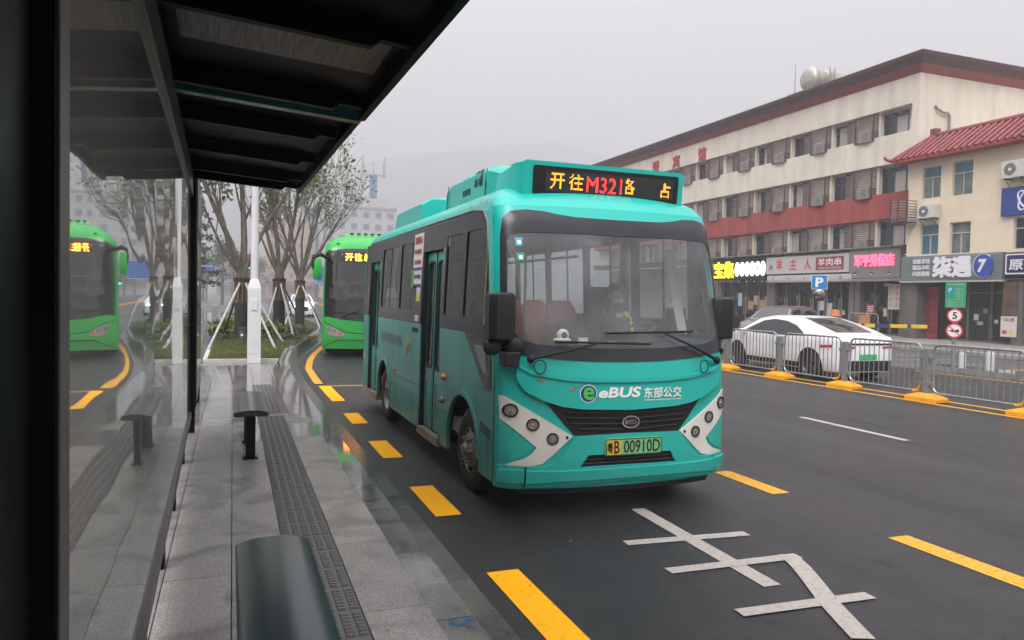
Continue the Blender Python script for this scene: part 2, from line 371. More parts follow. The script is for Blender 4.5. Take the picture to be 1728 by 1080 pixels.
# slabs
sheet('pavement_bed', -9, .985, -4, 18.35, .138, m_joint)
mb = MB(); tn = []
xs = [-9, -8.2, -7.4, -6.6, -5.8, -5.0, -4.2, -3.4, -2.6, -1.9, -1.2, -.36, 0.005, .318]
def slab(x0, x1, y0, y1, z=.15, g=.0028, jit=.0006):
    zz = [z+random.uniform(-jit, jit) for _ in range(4)]
    mb.add([(x0+g, y0+g, zz[0]), (x1-g, y0+g, zz[1]), (x1-g, y1-g, zz[2]), (x0+g, y1-g, zz[3])], [(0, 1, 2, 3)]); tn.append(random.uniform(.86, 1.12))
for i in range(len(xs)-1):
    y = -4+random.choice((.12, .5, .85))
    while y < 10.28: slab(xs[i], xs[i+1], y, min(10.28, y+1.1)); y += 1.1
y = -3.9
while y < 10.28: slab(.642, .983, y, min(10.28, y+1.1)); y += 1.1
x = -9
while x < .98:
    x1 = min(x+.36, .983); y = 10.28
    while y < 18.2: slab(x, x1, y, min(18.2, y+.52), jit=.0009); y += .52
    x = x1
o = mb.build('pavement', m_pave); tag(o, kind='structure'); tones(o, lambda i: tn[i])
# tactile strip: raised oblong studs on dark tiles
mb = MB(); ms = MB()
def bars(y0, y1):
    y = y0
    while y < y1-.03:
        for c in range(5):
            cx = .32+.032+.064*c; a, b = .023, .0135
            mb.add([(cx-a, y, .1505), (cx+a, y, .1505), (cx+a, y+2*b, .1505), (cx-a, y+2*b, .1505), (cx-a+.005, y+.004, .158), (cx+a-.005, y+.004, .158), (cx+a-.005, y+2*b-.005, .158), (cx-a+.005, y+2*b-.005, .158)],
                   [(0, 1, 5, 4), (1, 2, 6, 5), (2, 3, 7, 6), (3, 0, 4, 7), (4, 5, 6, 7)])
        y += .04
for y0, y1 in ((1.3, 10.24), (10.62, 13.8)):
    yy = y0
    while yy < y1-.1: bars(yy+.006, min(yy+.32, y1)-.006); ms.add([(.322, yy+.002, .1506), (.638, yy+.002, .1506), (.638, min(yy+.32, y1)-.002, .1506), (.322, min(yy+.32, y1)-.002, .1506)], [(0, 1, 2, 3)]); yy += .32
m_tac = M('tactile_stone', (.115, .110, .105), .32, var=.4, vs=30, rv=.1)
mb.v += []; b = len(mb.v); mb.v += ms.v; mb.f += [tuple(i+b for i in f) for f in ms.f]
tag(mb.build('tactile_paving', m_tac), kind='structure')
for i, (y0, y1) in enumerate(((10.28, 10.62),)): pass
# paint
def mark(name, polys, m, z=.004):
    mb = MB()
    for q in polys: mb.patch(q, ground(z))
    return tag(mb.build(name, m), kind='structure')
def q4(x0, x1, y0, y1): return [(x0, y0), (x1, y0), (x1, y1), (x0, y1)]
mark('bus_bay_dashes', [q4(1.555, 1.775, a, b) for a, b in ((1.2, 4.5), (5.78, 6.75), (8.02, 9.0), (10.27, 11.2), (12.5, 14.6))], m_yel)
mark('bus_bay_end_line', [q4(1.78, 4.8, 14.5, 14.6)], m_yel2)
mark('lane_edge_dashes', [q4(4.73, 4.93, a, b) for a, b in ((1.0, 4.25), (5.55, 6.46), (7.8, 8.7), (10.1, 11.0), (12.3, 14.6), (19, 21), (25, 27), (31, 33), (37, 39))], m_yel2)
mark('lane_dashes', [q4(8.29, 8.41, a, b) for a, b in ((1.2, 3.2), (7.25, 9.21), (13.2, 15.2), (19.2, 21.2), (25, 27), (31, 33), (37, 39), (43, 45), (49, 51))], m_wht)
mark('centre_double_line', [q4(11.86, 11.99, -20, 120), q4(12.42, 12.55, -20, 120)], m_yel2)
mb = MB(); secs = [[kpt(y, .37, .009), kpt(y, .53, .009)] for y in np.linspace(14.9, 34, 50)]; mb.loft(secs, closed=False, caps=False)
tag(mb.build('bay_curve_line', m_yel2), kind='structure')
def strip(pts, w):
    L = [Vector(p) for p in pts]; a, b = [], []
    for i, p in enumerate(L):
        t = (L[min(i+1, len(L)-1)]-L[max(i-1, 0)]).normalized(); nn = Vector((-t.y, t.x))*w/2; a.append(tuple(p+nn)); b.append(tuple(p-nn))
    return a+b[::-1]
mb = MB()
for k, q in enumerate(([(3.26, 5.5), (3.21, 3.74)], [(2.715, 4.74), (3.735, 4.66)], [(2.71, 4.16), (3.76, 4.13)], [(2.74, 3.465), (3.685, 3.425)], [(3.70, 4.17), (3.62, 3.95), (3.50, 3.7), (3.36, 3.43), (3.24, 3.15), (3.17, 2.98)])):
    mb.patch(strip(q, (.13, .10, .10, .10, .13)[k]), ground(.005+.0012*k))
tag(mb.build('lane_lettering', m_wht), kind='structure')
# graffiti on the kerb and little debris
m_blue = M('blue_spray_paint', (.02, .10, .22), .5, var=.5, vs=40)
mb = MB(); mb.patch(strip([(1.055, 3.58), (1.045, 3.53), (1.07, 3.50), (1.11, 3.515), (1.13, 3.55), (1.165, 3.56), (1.17, 3.535)], .028), ground(.152)); mb.patch(strip([(1.10, 3.47), (1.14, 3.475)], .014), ground(.152))
tag(mb.build('kerb_spray_mark', m_blue), kind='structure')
m_leafd = M('dead_leaf', (.38, .30, .16), .6, var=.4, vs=60)
mb = MB()
for (x, y, z, s) in ((.72, 3.55, .152, .012), (1.74, 4.2, .008, .012), (2.35, 4.9, .004, .022), (1.36, 6.1, .008, .014), (.05, 4.55, .153, .012), (3.9, 5.3, .004, .014)):
    a = random.random()*6; mb.add([(x+s*math.cos(a), y+s*math.sin(a), z), (x-s*.5*math.sin(a), y+s*.5*math.cos(a), z+.006), (x-s*math.cos(a), y-s*math.sin(a), z+.002), (x+s*.5*math.sin(a), y-s*.5*math.cos(a), z+.004)], [(0, 1, 2, 3)])
tag(mb.build('leaf_litter', m_leafd), kind='stuff')
# far footway, lawn
sheet('footway', -9, -.62, 18.35, 60, .15, m_pave)
sheet('far_plaza', -60, 4.5, 60, 400, .10, m_lot)
m_lawn = M('lawn_soil', (.075, .085, .028), .9, var=.45, vs=2.2, bump=.8, bs=30, col2=(.05, .075, .02))
secs = []
def lawn_z(y): return .17+.13*min(1, max(0, (y-18.5)/5))
for y in np.linspace(18.5, 46, 40):
    xl, xr = -.55, kpt(y, -.22, 0)[0]; secs.append([(xl+(xr-xl)*k/8, y, lawn_z(y)+.05*math.sin(math.pi*k/8)*min(1, (y-18.5)/3)) for k in range(9)])
tag(MB().loft(secs, closed=False, caps=False).build('lawn', m_lawn), kind='structure')
m_ledge = M('lawn_kerb_stone', (.62, .60, .57), .35, var=.2, vs=6)
mb = MB(); mb.box(-.62, 1.02, 18.3, 18.42, .14, .22); mb.box(-.64, -.55, 18.42, 46, .14, .22)
tag(mb.build('lawn_edging', m_ledge), kind='structure')
m_grass = M('grass_blades', (.16, .17, .045), .7, var=.55, vs=1.6, col2=(.07, .10, .025))
mb = MB(); rnd = random.Random(3)
for i in range(15000):
    y = 18.5+23*rnd.random()**1.7; xl, xr = -.5, kpt(y, -.26, 0)[0]; x = xl+(xr-xl)*rnd.random()
    z = lawn_z(y)+.05*math.sin(math.pi*(x-xl)/(xr-xl))*min(1, (y-18.5)/3); h = rnd.uniform(.03, .09); a = rnd.random()*6.28; w = .009
    dx, dy = math.cos(a)*w, math.sin(a)*w; lx, ly = rnd.uniform(-.03, .03), rnd.uniform(-.03, .03)
    mb.add([(x-dx, y-dy, z), (x+dx, y+dy, z), (x+lx, y+ly, z+h)], [(0, 1, 2)])
tag(mb.build('grass', m_grass), kind='stuff')
sheet('kerb_island_top', 17.96, 18.75, -25, 15.2, .152, m_pave)
mb = MB(); mb.box(17.85, 17.96, -25, 15.2, -.02, .16); mb.box(17.96, 18.75, 15.2, 15.3, -.02, .16); mb.box(17.85, 17.96, 21, 110, -.02, .16); o = tag(mb.build('kerb_island', m_kerb), kind='structure'); tones(o, lambda i: 1.5)
mark('far_kerb_line', [q4(17.4, 17.52, -20, 15)], m_yel2)
mark('parking_bay_lines', [[(18.9, 16.4), (21.6, 16.0), (21.6, 16.12), (18.9, 16.52)], [(18.9, 18.3), (22.5, 17.8), (22.5, 17.92), (18.9, 18.42)], [(19.2, 20), (23, 19.4), (23, 19.55), (19.2, 20.15)], [(20, 22.2), (24, 21.6), (24, 21.75), (20, 22.35)]], m_wht, .002)
mark('forecourt_line', [[(19.2, 14.6), (24.4, 14.2), (24.4, 14.36), (19.2, 14.76)]], m_yel2, .002)

# ---------------------------------------------------------------- bus shelter
SH = thing('bus_shelter', 'dark steel bus shelter with glass back panel and sloping black canopy over the pavement', 'bus shelter', (-.30, 0, .15), math.atan(.018))
m_blk = M('black_steel', (.0035, .0042, .0048), .45, spec=.15, var=.4, vs=5, rv=.12)
m_gry = M('grey_brown_aluminium', (.15, .14, .14), .42, m=.3, var=.3, vs=6, stretch=(1, .3, 1))
m_roof = M('black_roof_sheet', (.0018, .0022, .0028), .45, spec=.12, var=.5, vs=2, rv=.12)
m_teal_gl = M('teal_roof_glass_edge', (.03, .13, .14), .25, var=.2, vs=6)
def post(y, name='post'):
    mb = MB().box(-.065, .065, y, y+.085, 0, 3.02); return mb.build(name, m_blk, SH, bevel=.004)
post(1.35); post(9.26); post(11.75)
MB().box(-.02, .035, 1.435, 9.26, 2.73, 2.96).build('fascia', m_gry, SH, bevel=.004)
MB().box(.035, .041, 1.435, 9.26, 2.945, 2.957).build('fascia_trim', m_blk, SH)
MB().box(-.03, .03, 1.435, 9.26, .17, .25).build('bottom_rail', m_gry, SH, bevel=.004)
for y in (2.2, 3.5, 4.75, 6.0, 7.6): MB().box(-.06, .02, y, y+.10, 0, .17).build('foot', m_blk, SH, bevel=.004)
MB().box(-.004, .012, 1.435, 1.46, .25, 2.73).build('pane_seal', m_blk, SH)
MB().box(.065, .068, 1.352, 1.433, 0, 3.0).build('post_lit_face', m_gry, SH)  # grey plate paints the sky-lit side of the black post
# glass: glossy wet pane over a dusty backing board
mt, n, l, p = node_mat('dusty_back_panel_glass')
p.inputs['Roughness'].default_value = .5; p.inputs['Specular IOR Level'].default_value = .2
g = n.new('ShaderNodeTexCoord'); mp = n.new('ShaderNodeMapping'); mp.inputs['Scale'].default_value = (1, .55, .12); l.new(g.outputs['Object'], mp.inputs[0])
nz = n.new('ShaderNodeTexNoise'); nz.inputs['Scale'].default_value = 2.6; nz.inputs['Detail'].default_value = 3; l.new(mp.outputs[0], nz.inputs[0])
cr = n.new('ShaderNodeValToRGB'); e = cr.color_ramp.elements; e[0].position = .38; e[0].color = (0.340, 0.315, 0.297, 1); e[1].position = .56; e[1].color = (0.340, 0.365, 0.340, 1)
q = e.new(.62); q.color = (0.153, 0.255, 0.340, 1); q = e.new(.68); q.color = (0.374, 0.340, 0.204, 1); q = e.new(.76); q.color = (0.323, 0.323, 0.315, 1)
l.new(nz.outputs['Fac'], cr.inputs[0]); l.new(cr.outputs[0], p.inputs['Base Color'])
nb = n.new('ShaderNodeTexNoise'); nb.inputs['Scale'].default_value = 1.1; nb.inputs['Detail'].default_value = 1; l.new(g.outputs['Object'], nb.inputs[0])
bp = n.new('ShaderNodeBump'); bp.inputs['Strength'].default_value = .05; bp.inputs['Distance'].default_value = .05; l.new(nb.outputs['Fac'], bp.inputs['Height'])
gn = n.new('ShaderNodeNewGeometry'); va = n.new('ShaderNodeVectorMath'); va.operation = 'ADD'; va.inputs[1].default_value = (0, -.024, 0); vn = n.new('ShaderNodeVectorMath'); vn.operation = 'NORMALIZE'
l.new(gn.outputs['Normal'], va.inputs[0]); l.new(va.outputs[0], vn.inputs[0]); l.new(vn.outputs[0], bp.inputs['Normal'])   # the sheet sits slightly askew in its frame
lw = n.new('ShaderNodeLayerWeight'); lw.inputs[0].default_value = .5
mr = n.new('ShaderNodeMapRange'); mr.inputs[1].default_value = .3; mr.inputs[2].default_value = .9; mr.inputs[3].default_value = .10; mr.inputs[4].default_value = .72; l.new(lw.outputs['Facing'], mr.inputs[0])
gl = n.new('ShaderNodeBsdfGlossy'); gl.inputs['Roughness'].default_value = .02; gl.inputs[0].default_value = (.93, .95, .95, 1); l.new(bp.outputs[0], gl.inputs['Normal'])
mxs = n.new('ShaderNodeMixShader'); l.new(mr.outputs[0], mxs.inputs[0]); l.new(p.outputs[0], mxs.inputs[1]); l.new(gl.outputs[0], mxs.inputs[2]); l.new(mxs.outputs[0], n['Material Output'].inputs[0])
m_pane = mt
MB().box(-.012, .006, 1.46, 9.25, .25, 2.73).build('back_panel', m_pane, SH)
MB().box(-.05, .03, -7, 1.34, .1, 2.96).build('rear_panel', m_blk, SH); MB().box(-.05, 1.2, -7.1, -7.02, .1, 2.9).build('added_end_panel', m_blk, SH)  # panels added behind the viewer to block sky light
# second, shorter panel beyond the far post
o2 = MB().box(.035, .075, 9.40, 11.75, .28, 2.40).build('light_box', m_blk, SH, bevel=.006)
MB().box(.0755, .079, 9.45, 11.70, .36, 2.25).build('light_box_glass', m_pane, o2)
MB().box(.03, .082, 9.36, 11.75, 2.40, 2.95).build('light_box_fascia', m_gry, SH, bevel=.004)
# canopy: two roof modules, cross ribs with a notched outer end, edge channel, glass joint
def cz(x): return 2.94-.0726*x
for y0, y1, x1 in ((-7, 5.22, 1.245), (5.34, 9.33, 1.225)):
    mb = MB(); mb.loft([[(-.2, y, cz(-.2)+.11), (x1, y, cz(x1)+.11), (x1, y, cz(x1)+.15), (-.2, y, cz(-.2)+.15)] for y in (y0, y1)])
    mb.loft([[(x1-.045, y, cz(x1)), (x1, y, cz(x1)), (x1, y, cz(x1)+.11), (x1-.045, y, cz(x1)+.11)] for y in (y0, y1)])
    mb.box(-.2, -.02, y0, y1, cz(0), cz(0)+.11)
    mb.build('roof_module', m_roof, SH)
    for yr in [y for y in (-.6, 1.0, 2.4, 3.68, 5.02, 6.1, 7.38, 8.58, 9.25) if y0 < y < y1]:
        q = [(-.02, cz(0)+.11), (-.02, cz(0)), (1.0, cz(1.0)), (1.045, cz(1.045)+.04), (x1-.05, cz(x1)+.04), (x1-.05, cz(x1)+.11)]
        MB().loft([[(x, y, z) for x, z in q] for y in (yr, yr+.06)]).build('rib', m_roof, SH, bevel=.003)
MB().loft([[(-.02, y, cz(0)-.002), (1.225, y, cz(1.225)-.002), (1.225, y, cz(1.225)+.1), (-.02, y, cz(0)+.1)] for y in (5.235, 5.325)]).build('roof_joint', m_teal_gl, SH)

MB().add([(x, y, cz(x)+z) for z in (.100, .108) for x, y in ((.10, 3.75), (1.15, 3.75), (1.15, 4.46), (.10, 4.46))], [(0, 1, 2, 3), (4, 7, 6, 5), (0, 4, 5, 1), (1, 5, 6, 2), (2, 6, 7, 3), (3, 7, 4, 0)]).build('roof_sheen_plate', M('brushed_sheen_plate', (.20, .18, .17), .40, m=.7, var=.7, vs=30, stretch=(3, .1, 1)), SH)  # plate added to give the bright streak under the roof
# ---------------------------------------------------------------- benches
m_bench = M('dark_green_bench_lacquer', (.028, .050, .051), .22, m=.05, spec=.7, var=.2, vs=3, stretch=(8, .4, 1))
def bench(loc, label):
    t = thing('bench', label, 'bench', loc, math.atan(.004), 'backless benches under the shelter')
    prof = [(-.165, -.012), (-.165, .0), (-.158, .009), (-.14, .022), (-.11, .036), (-.07, .047), (-.025, .053), (.025, .053), (.07, .047), (.11, .036), (.14, .022), (.158, .009), (.165, .0), (.165, -.012), (.15, -.03), (-.15, -.03)]
    MB().loft([[(x, y, .468+(z*.58 if z > 0 else z)) for x, z in prof] for y in (0, .01, 1.48, 1.49)]).build('seat', m_bench, t, smooth=True)
    for y in (.12, 1.0): 
        lg = MB().box(-.045, .045, y, y+.10, 0, .45).build('leg', m_blk, t, bevel=.006); MB().box(-.07, .07, y-.02, y+.12, 0, .012).build('foot_plate', m_blk, lg)
    return t
bench((.175, 7.55, .15), 'dark green backless bench farther along the shelter, its two black legs in view')
bench((.19, 2.14, .15), 'dark green bench nearest the viewer, only its glossy seat in view beside the tactile strip')

# ---------------------------------------------------------------- white lamp pole
m_polew = M('white_pole_paint', (.72, .72, .73), .4, var=.08, vs=3)
t = thing('lamp_post', 'tall white pole rising from a square white service box at the lawn edge', 'lamp post', (.465, 18.12, .15))
MB().loft([[(-s, -s, z), (s, -s, z), (s, s, z), (-s, s, z)] for s, z in ((.145, 0), (.145, 1.72), (.09, 1.93))]).build('base_box', m_polew, t, bevel=.008)
MB().tube([(0, 0, 1.9), (0, 0, 10)], [.086, .062], 18).build('pole', m_polew, t, smooth=True)
MB().box(-.10, .085, -.152, -.144, .22, 1.02).build('door', m_polew, t, bevel=.003)
MB().box(-.065, .065, -.17, -.144, 1.22, 1.46).build('meter_box', m_polew, t, bevel=.004)

# ---------------------------------------------------------------- teal minibus
def interp(x, xs, ys):
    if x <= xs[0]: return ys[0]
    for i in range(1, len(xs)):
        if x <= xs[i]: return ys[i-1]+(ys[i]-ys[i-1])*(x-xs[i-1])/(xs[i]-xs[i-1])
    return ys[-1]
class Body:
    """bus shell: front face bulges in plan and rakes back with height"""
    def __init__(s, ZZ, OO, WZ, WW, b, c): s.ZZ, s.OO, s.WZ, s.WW, s.b, s.c = ZZ, OO, WZ, WW, b, c
    def off(s, z): return interp(z, s.ZZ, s.OO)
    def w(s, z): return interp(z, s.WZ, s.WW)
    def yf(s, x, z):
        t = min(.9999, abs(x/s.w(z))); return s.off(z)+s.b*t*t+s.c*(1-(1-t**4)**.25)
    def front(s, x, z, o):
        h = 2e-3; w = s.w(z)*.999; xc = max(-w+h, min(w-h, x))
        n = Vector(((s.yf(xc+h, z)-s.yf(xc-h, z))/(2*h), -1, (s.yf(xc, z+h)-s.yf(xc, z-h))/(2*h))).normalized()
        return Vector((x, s.yf(x, z), z))+n*o
    def frontp(s, a, z, o): return s.front(math.sin(a*math.pi/2)*s.w(z), z, o)
    def left(s, y, z, o): return (-s.w(z)-o, y, z)
    def right(s, y, z, o): return (s.w(z)+o, y, z)
    def pa(s, poly): return [(math.asin(max(-1, min(1, x/s.w(z))))*2/math.pi, z) for x, z in poly]

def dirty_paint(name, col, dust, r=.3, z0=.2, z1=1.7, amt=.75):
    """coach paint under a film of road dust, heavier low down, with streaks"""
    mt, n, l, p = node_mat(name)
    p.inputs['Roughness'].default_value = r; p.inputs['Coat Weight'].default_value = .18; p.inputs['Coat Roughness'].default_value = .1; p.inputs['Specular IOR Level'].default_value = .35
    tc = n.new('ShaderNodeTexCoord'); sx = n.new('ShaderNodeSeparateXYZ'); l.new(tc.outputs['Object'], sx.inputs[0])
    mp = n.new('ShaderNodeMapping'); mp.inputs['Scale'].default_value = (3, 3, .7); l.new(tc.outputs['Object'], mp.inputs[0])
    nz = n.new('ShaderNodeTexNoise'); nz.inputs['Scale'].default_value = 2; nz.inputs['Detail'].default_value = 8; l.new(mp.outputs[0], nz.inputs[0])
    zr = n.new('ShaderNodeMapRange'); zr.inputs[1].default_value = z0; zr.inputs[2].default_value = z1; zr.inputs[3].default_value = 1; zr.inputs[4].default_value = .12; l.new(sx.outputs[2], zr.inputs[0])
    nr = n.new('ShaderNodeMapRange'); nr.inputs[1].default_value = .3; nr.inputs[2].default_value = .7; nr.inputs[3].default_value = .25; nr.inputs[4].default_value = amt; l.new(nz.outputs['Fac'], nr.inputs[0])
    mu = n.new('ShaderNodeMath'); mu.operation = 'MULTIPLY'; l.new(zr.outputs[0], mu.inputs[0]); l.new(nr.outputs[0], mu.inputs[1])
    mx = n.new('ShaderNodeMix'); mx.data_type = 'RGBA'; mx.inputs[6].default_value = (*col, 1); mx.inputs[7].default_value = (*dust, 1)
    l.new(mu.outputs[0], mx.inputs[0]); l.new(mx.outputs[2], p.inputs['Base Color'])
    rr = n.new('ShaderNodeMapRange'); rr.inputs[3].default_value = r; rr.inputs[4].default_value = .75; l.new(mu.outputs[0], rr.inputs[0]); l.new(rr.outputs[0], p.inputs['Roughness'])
    return mt
TEAL = (.003, .43, .365)
m_teal = dirty_paint('teal_coach_paint', TEAL, (.13, .22, .19), amt=.2)
m_teals = dirty_paint('shaded_dusty_teal_paint', (.018, .33, .285), (.10, .14, .118), r=.36, amt=.8, z0=.2, z1=1.9)  # side copy: dust, plus shade painted into a darker teal
m_bglass = M('black_window_band', (.012, .0115, .011), .18, spec=.12, var=.5, vs=3)
m_frit = M('windscreen_black_border', (.036, .037, .046), .22, var=.25, vs=2)
m_ws = glass('windscreen_glass', (.86, .89, .89), haze=.19, hazecol=(.5, .5, .53))  # pale veil paints in sky reflection, with some dust
m_sg = glass('tinted_side_glass', (.13, .155, .15), haze=.05, hazecol=(.2, .21, .19), refl=.5)
m_sg2 = glass('offside_glass', (.55, .60, .59), haze=.06, hazecol=(.3, .31, .29), ior=1.5)
m_rub = M('black_rubber', (.012, .012, .013), .6, var=.4, vs=30)
m_tyre = M('dusty_tyre', (.035, .033, .031), .8, var=.4, vs=14)
m_rim = M('dusty_steel_rim', (.27, .25, .235), .5, m=.25, var=.4, vs=9)
m_blackp = M('black_textured_plastic', (.018, .019, .021), .45, var=.3, vs=20, bump=.1, bs=200)
m_wplast = M('ivory_headlight_panel', (.70, .66, .60), .4, var=.15, vs=4)
m_chrome = M('chrome', (.75, .75, .76), .12, m=1)
m_lens = M('headlamp_lens', (.42, .38, .33), .12, m=.5, var=.4, vs=30)
m_white = M('white_lettering', (.78, .80, .78), .45)
m_orange = M('orange_lens', (.62, .16, .05), .25, coat=.5)
m_intf = M('grey_cabin_lining', (.26, .25, .25), .7, var=.2, vs=3)
m_dash = M('dashboard_plastic', (.045, .047, .05), .55, var=.3, vs=6)
m_seat = M('salmon_seat_plastic', (.78, .20, .13), .4, var=.2, vs=5)
m_silver = M('step_edge_aluminium', (.30, .27, .22), .45, m=.4, var=.4, vs=12)
m_amber = EM('amber_diodes', (1.0, .22, .012), 18.0)
m_redled = EM('red_diodes', (1.0, .03, .03), 3.5)
m_yellowled = EM('yellow_diodes', (1.0, .36, .03), 2.4)

BZ = [.2, .45, .9, 1.2, 1.46, 2.0, 2.45, 2.57, 2.66, 2.74, 2.80, 2.825]
BO = [.03, 0, 0, .01, .04, .14, .25, .31, .40, .55, .80, 1.2]
B = Body(BZ, BO, [0, 1.46, 2.57, 2.66, 2.74, 2.80, 2.825], [1.09, 1.09, 1.04, 1.0, .91, .74, .45], .10, .22)
BL = 6.86
BUS = thing('minibus', 'teal city minibus with a lit amber and red destination sign, stopped in the bus bay', 'bus', (3.11, 5.42, 0))
def bp(name, outline, m, off=.003, depth=.02, holes=(), res=.06, surf=None, parent=None, smooth=True):
    return MB().patch(outline, surf or B.front, off, depth, holes, res).build(name, m, parent or BUS, smooth=smooth)
WSO = [(-.0, 2.472), (-.40, 2.478), (-.56, 2.497), (-.68, 2.52), (-.82, 2.53), (-.94, 2.515), (-1.005, 2.46), (-1.03, 2.30), (-1.047, 2.0), (-1.06, 1.70), (-1.072, 1.42), (-1.02, 1.345), (-.95, 1.33), (-.62, 1.295), (-.33, 1.278), (0, 1.272)]
WSO = WSO[::-1]+[(-x, z) for x, z in WSO[1:-1]]
WSI = [(0, 2.335), (-.50, 2.338), (-.90, 2.333), (-.965, 2.315), (-.99, 2.27), (-1.01, 1.95), (-1.012, 1.66), (-.985, 1.52), (-.93, 1.45), (-.80, 1.418), (-.335, 1.388), (0, 1.382)]
WSI = WSI[::-1]+[(-x, z) for x, z in WSI[1:-1]]
def shrink(poly, k, c=(0, 1.9)): return [(c[0]+(x-c[0])*k, c[1]+(z-c[1])*k) for x, z in poly]
# front skin
mb = MB(); mb.patch([(-1, .24), (1, .24), (1, 2.57), (-1, 2.57)], B.frontp, 0, .03, [B.pa(shrink(WSO, .975))], .05)
mb.build('front_panel', m_teal, BUS, smooth=True)
# roof loft
rows = []
for z in (2.57, 2.60, 2.63, 2.66, 2.70, 2.74, 2.775, 2.80, 2.815, 2.825):
    w = B.w(z); r = [B.frontp(-1+2*k/28, z, 0) for k in range(29)]
    ye = BL-.6*B.off(z)+.18
    r += [(w, y, z) for y in (1.4, 2.5, 4, 5.5)]+[(w*math.cos(a)**.5 if math.cos(a) > 0 else 0, ye-.25+.25*math.sin(a)**.5, z) for a in (0.0001, .5, 1.0)]
    r += [(0, ye, z)]+[(-(w*math.cos(a)**.5), ye-.25+.25*math.sin(a)**.5, z) for a in (1.0, .5, .0001)]+[(-w, y, z) for y in (5.5, 4, 2.5, 1.4)]
    rows.append(r)
mb = MB().loft(rows, caps=False); n0 = len(rows[0]); mb.f.append(tuple(range((len(rows)-1)*n0, len(rows)*n0)))
roof = mb.build('roof', m_teal, BUS, smooth=True)
# worn lacquer along the roof edge near the front corner
rw = random.Random(4); mb = MB()
for k in range(26):
    y0, z0_ = rw.uniform(.75, 1.75), rw.uniform(2.605, 2.70); L_, h_ = rw.uniform(.03, .14), rw.uniform(.004, .012)
    mb.patch([(y0, z0_), (y0+L_, z0_+h_*rw.uniform(-1, 1)), (y0+L_*.9, z0_+h_), (y0+L_*.2, z0_+h_*1.3)], B.left, .003)
mb.build('lacquer_wear', M('worn_lacquer', (.34, .46, .38), .6, var=.5, vs=30), roof)
# gutter trim over the left windows
MB().tube([B.left(.62, 1.55, .004), B.left(.63, 2.25, .006), B.left(.68, 2.45, .006), B.left(.80, 2.55, .006), B.left(1.1, 2.585, .008), B.left(3, 2.59, .008), B.left(6.5, 2.59, .008)], .009, 6).build('drip_rail', m_silver, roof)
# sides
def fe(z): return B.off(z)+.32
def arch(c, rx, zt, z0=.26, n=14):
    return [(c-rx*math.cos(math.pi*k/n), .38+(zt-.38)*math.sin(math.pi*k/n)) for k in range(n+1)]
def side(surf, left):
    if left:
        segs = [[(fe(.26), .26), (.33, .5), (.33, .9), (fe(1.2), 1.2), (fe(1.46), 1.46), (2.04, 1.46), (2.04, .26), (1.72, .26)]+arch(1.21, .5, .87)[::-1]+[(.71, .26)],
                [(2.93, .26), (2.93, 1.46), (5.56, 1.46), (5.56, .26)]+arch(5.08, .43, .86)[::-1]+[(4.62, .26)],
                [(6.40, .26), (6.40, 1.46), (BL, 1.46), (BL, .26)]]
    else:
        segs = [[(fe(.26), .26), (.33, .5), (.33, .9), (fe(1.2), 1.2), (fe(1.46), 1.46), (BL, 1.46), (BL, .26), (5.54, .26)]+arch(5.08, .43, .86)[::-1]+[(4.62, .26), (1.72, .26)]+arch(1.21, .5, .87)[::-1]+[(.71, .26)]]
    mb = MB()
    for q in segs: mb.patch(q, surf, 0, .03, (), .25)
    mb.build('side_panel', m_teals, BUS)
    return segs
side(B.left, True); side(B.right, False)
WL = [(.70, 1.28, 1.60, 2.40), (1.40, 1.96, 1.60, 2.40), (3.02, 4.16, 1.62, 2.44), (4.32, 5.42, 1.62, 2.44)]
def band(surf, wins, doors):
    q = [(fe(1.46), 1.46)]
    for a, b in doors: q += [(a, 1.46), (a, 2.29), (b, 2.29), (b, 1.46)]
    q += [(BL-.05, 1.46), (BL-.12, 2.57), (1.1, 2.57), (fe(2.57), 2.57), (fe(2.0), 2.0)]
    bd = MB().patch(q, surf, 0, .03, [rrect(a, b, c, d, .04) for a, b, c, d in wins], .3).build('window_band', m_bglass, BUS)
    for a, b, c, d in wins: 
        g_ = MB().patch(rrect(a-.02, b+.02, c-.02, d+.02, .04), surf, -.012, .006).build('window', m_sg if surf == B.left else m_sg2, BUS)
        if b-a > .8: MB().patch(q4(a+(b-a)*.46, a+(b-a)*.49, c, d), surf, -.008, .01).build('window_bar', m_bglass, g_)
    return bd
bd = band(B.left, WL, ((2.04, 2.93), (5.56, 6.40)))
band(B.right, [(.75, 1.7, 1.6, 2.42), (1.85, 2.9, 1.6, 2.42), (3.05, 4.1, 1.6, 2.42), (4.25, 5.3, 1.6, 2.42), (5.45, 6.4, 1.6, 2.42)], ())
# teal A pillar on both sides, in front of the band
for s in (B.left, B.right):
    pts = [(fe(1.40)-.02, 1.44), (fe(1.8)-.02, 1.8), (fe(2.2)-.02, 2.2), (fe(2.57)-.02, 2.6), (1.6, 2.6), (1.10, 2.575), (.82, 2.545), (.69, 2.45), (.635, 2.30), (.56, 2.0), (.47, 1.6), (.44, 1.44)]
    bp('pillar_trim', pts, m_teal, .006, .012, (), .12, s, smooth=False)
# dark quarter light below the belt
QL = [(1.17, 1.47), (.46, 1.47), (.41, 1.3), (.39, 1.02), (.58, 1.03), (.66, 1.08)]
q_ = bp('quarter_light', QL, m_bglass, .006, .01, (), .2, B.left, smooth=False)
MB().patch([(.90, 1.37), (.55, 1.37), (.50, 1.14), (.58, 1.14)], B.left, .0085).build('quarter_glass', M('quarter_glass_grey', (.10, .11, .105), .15, var=.5, vs=5), q_)
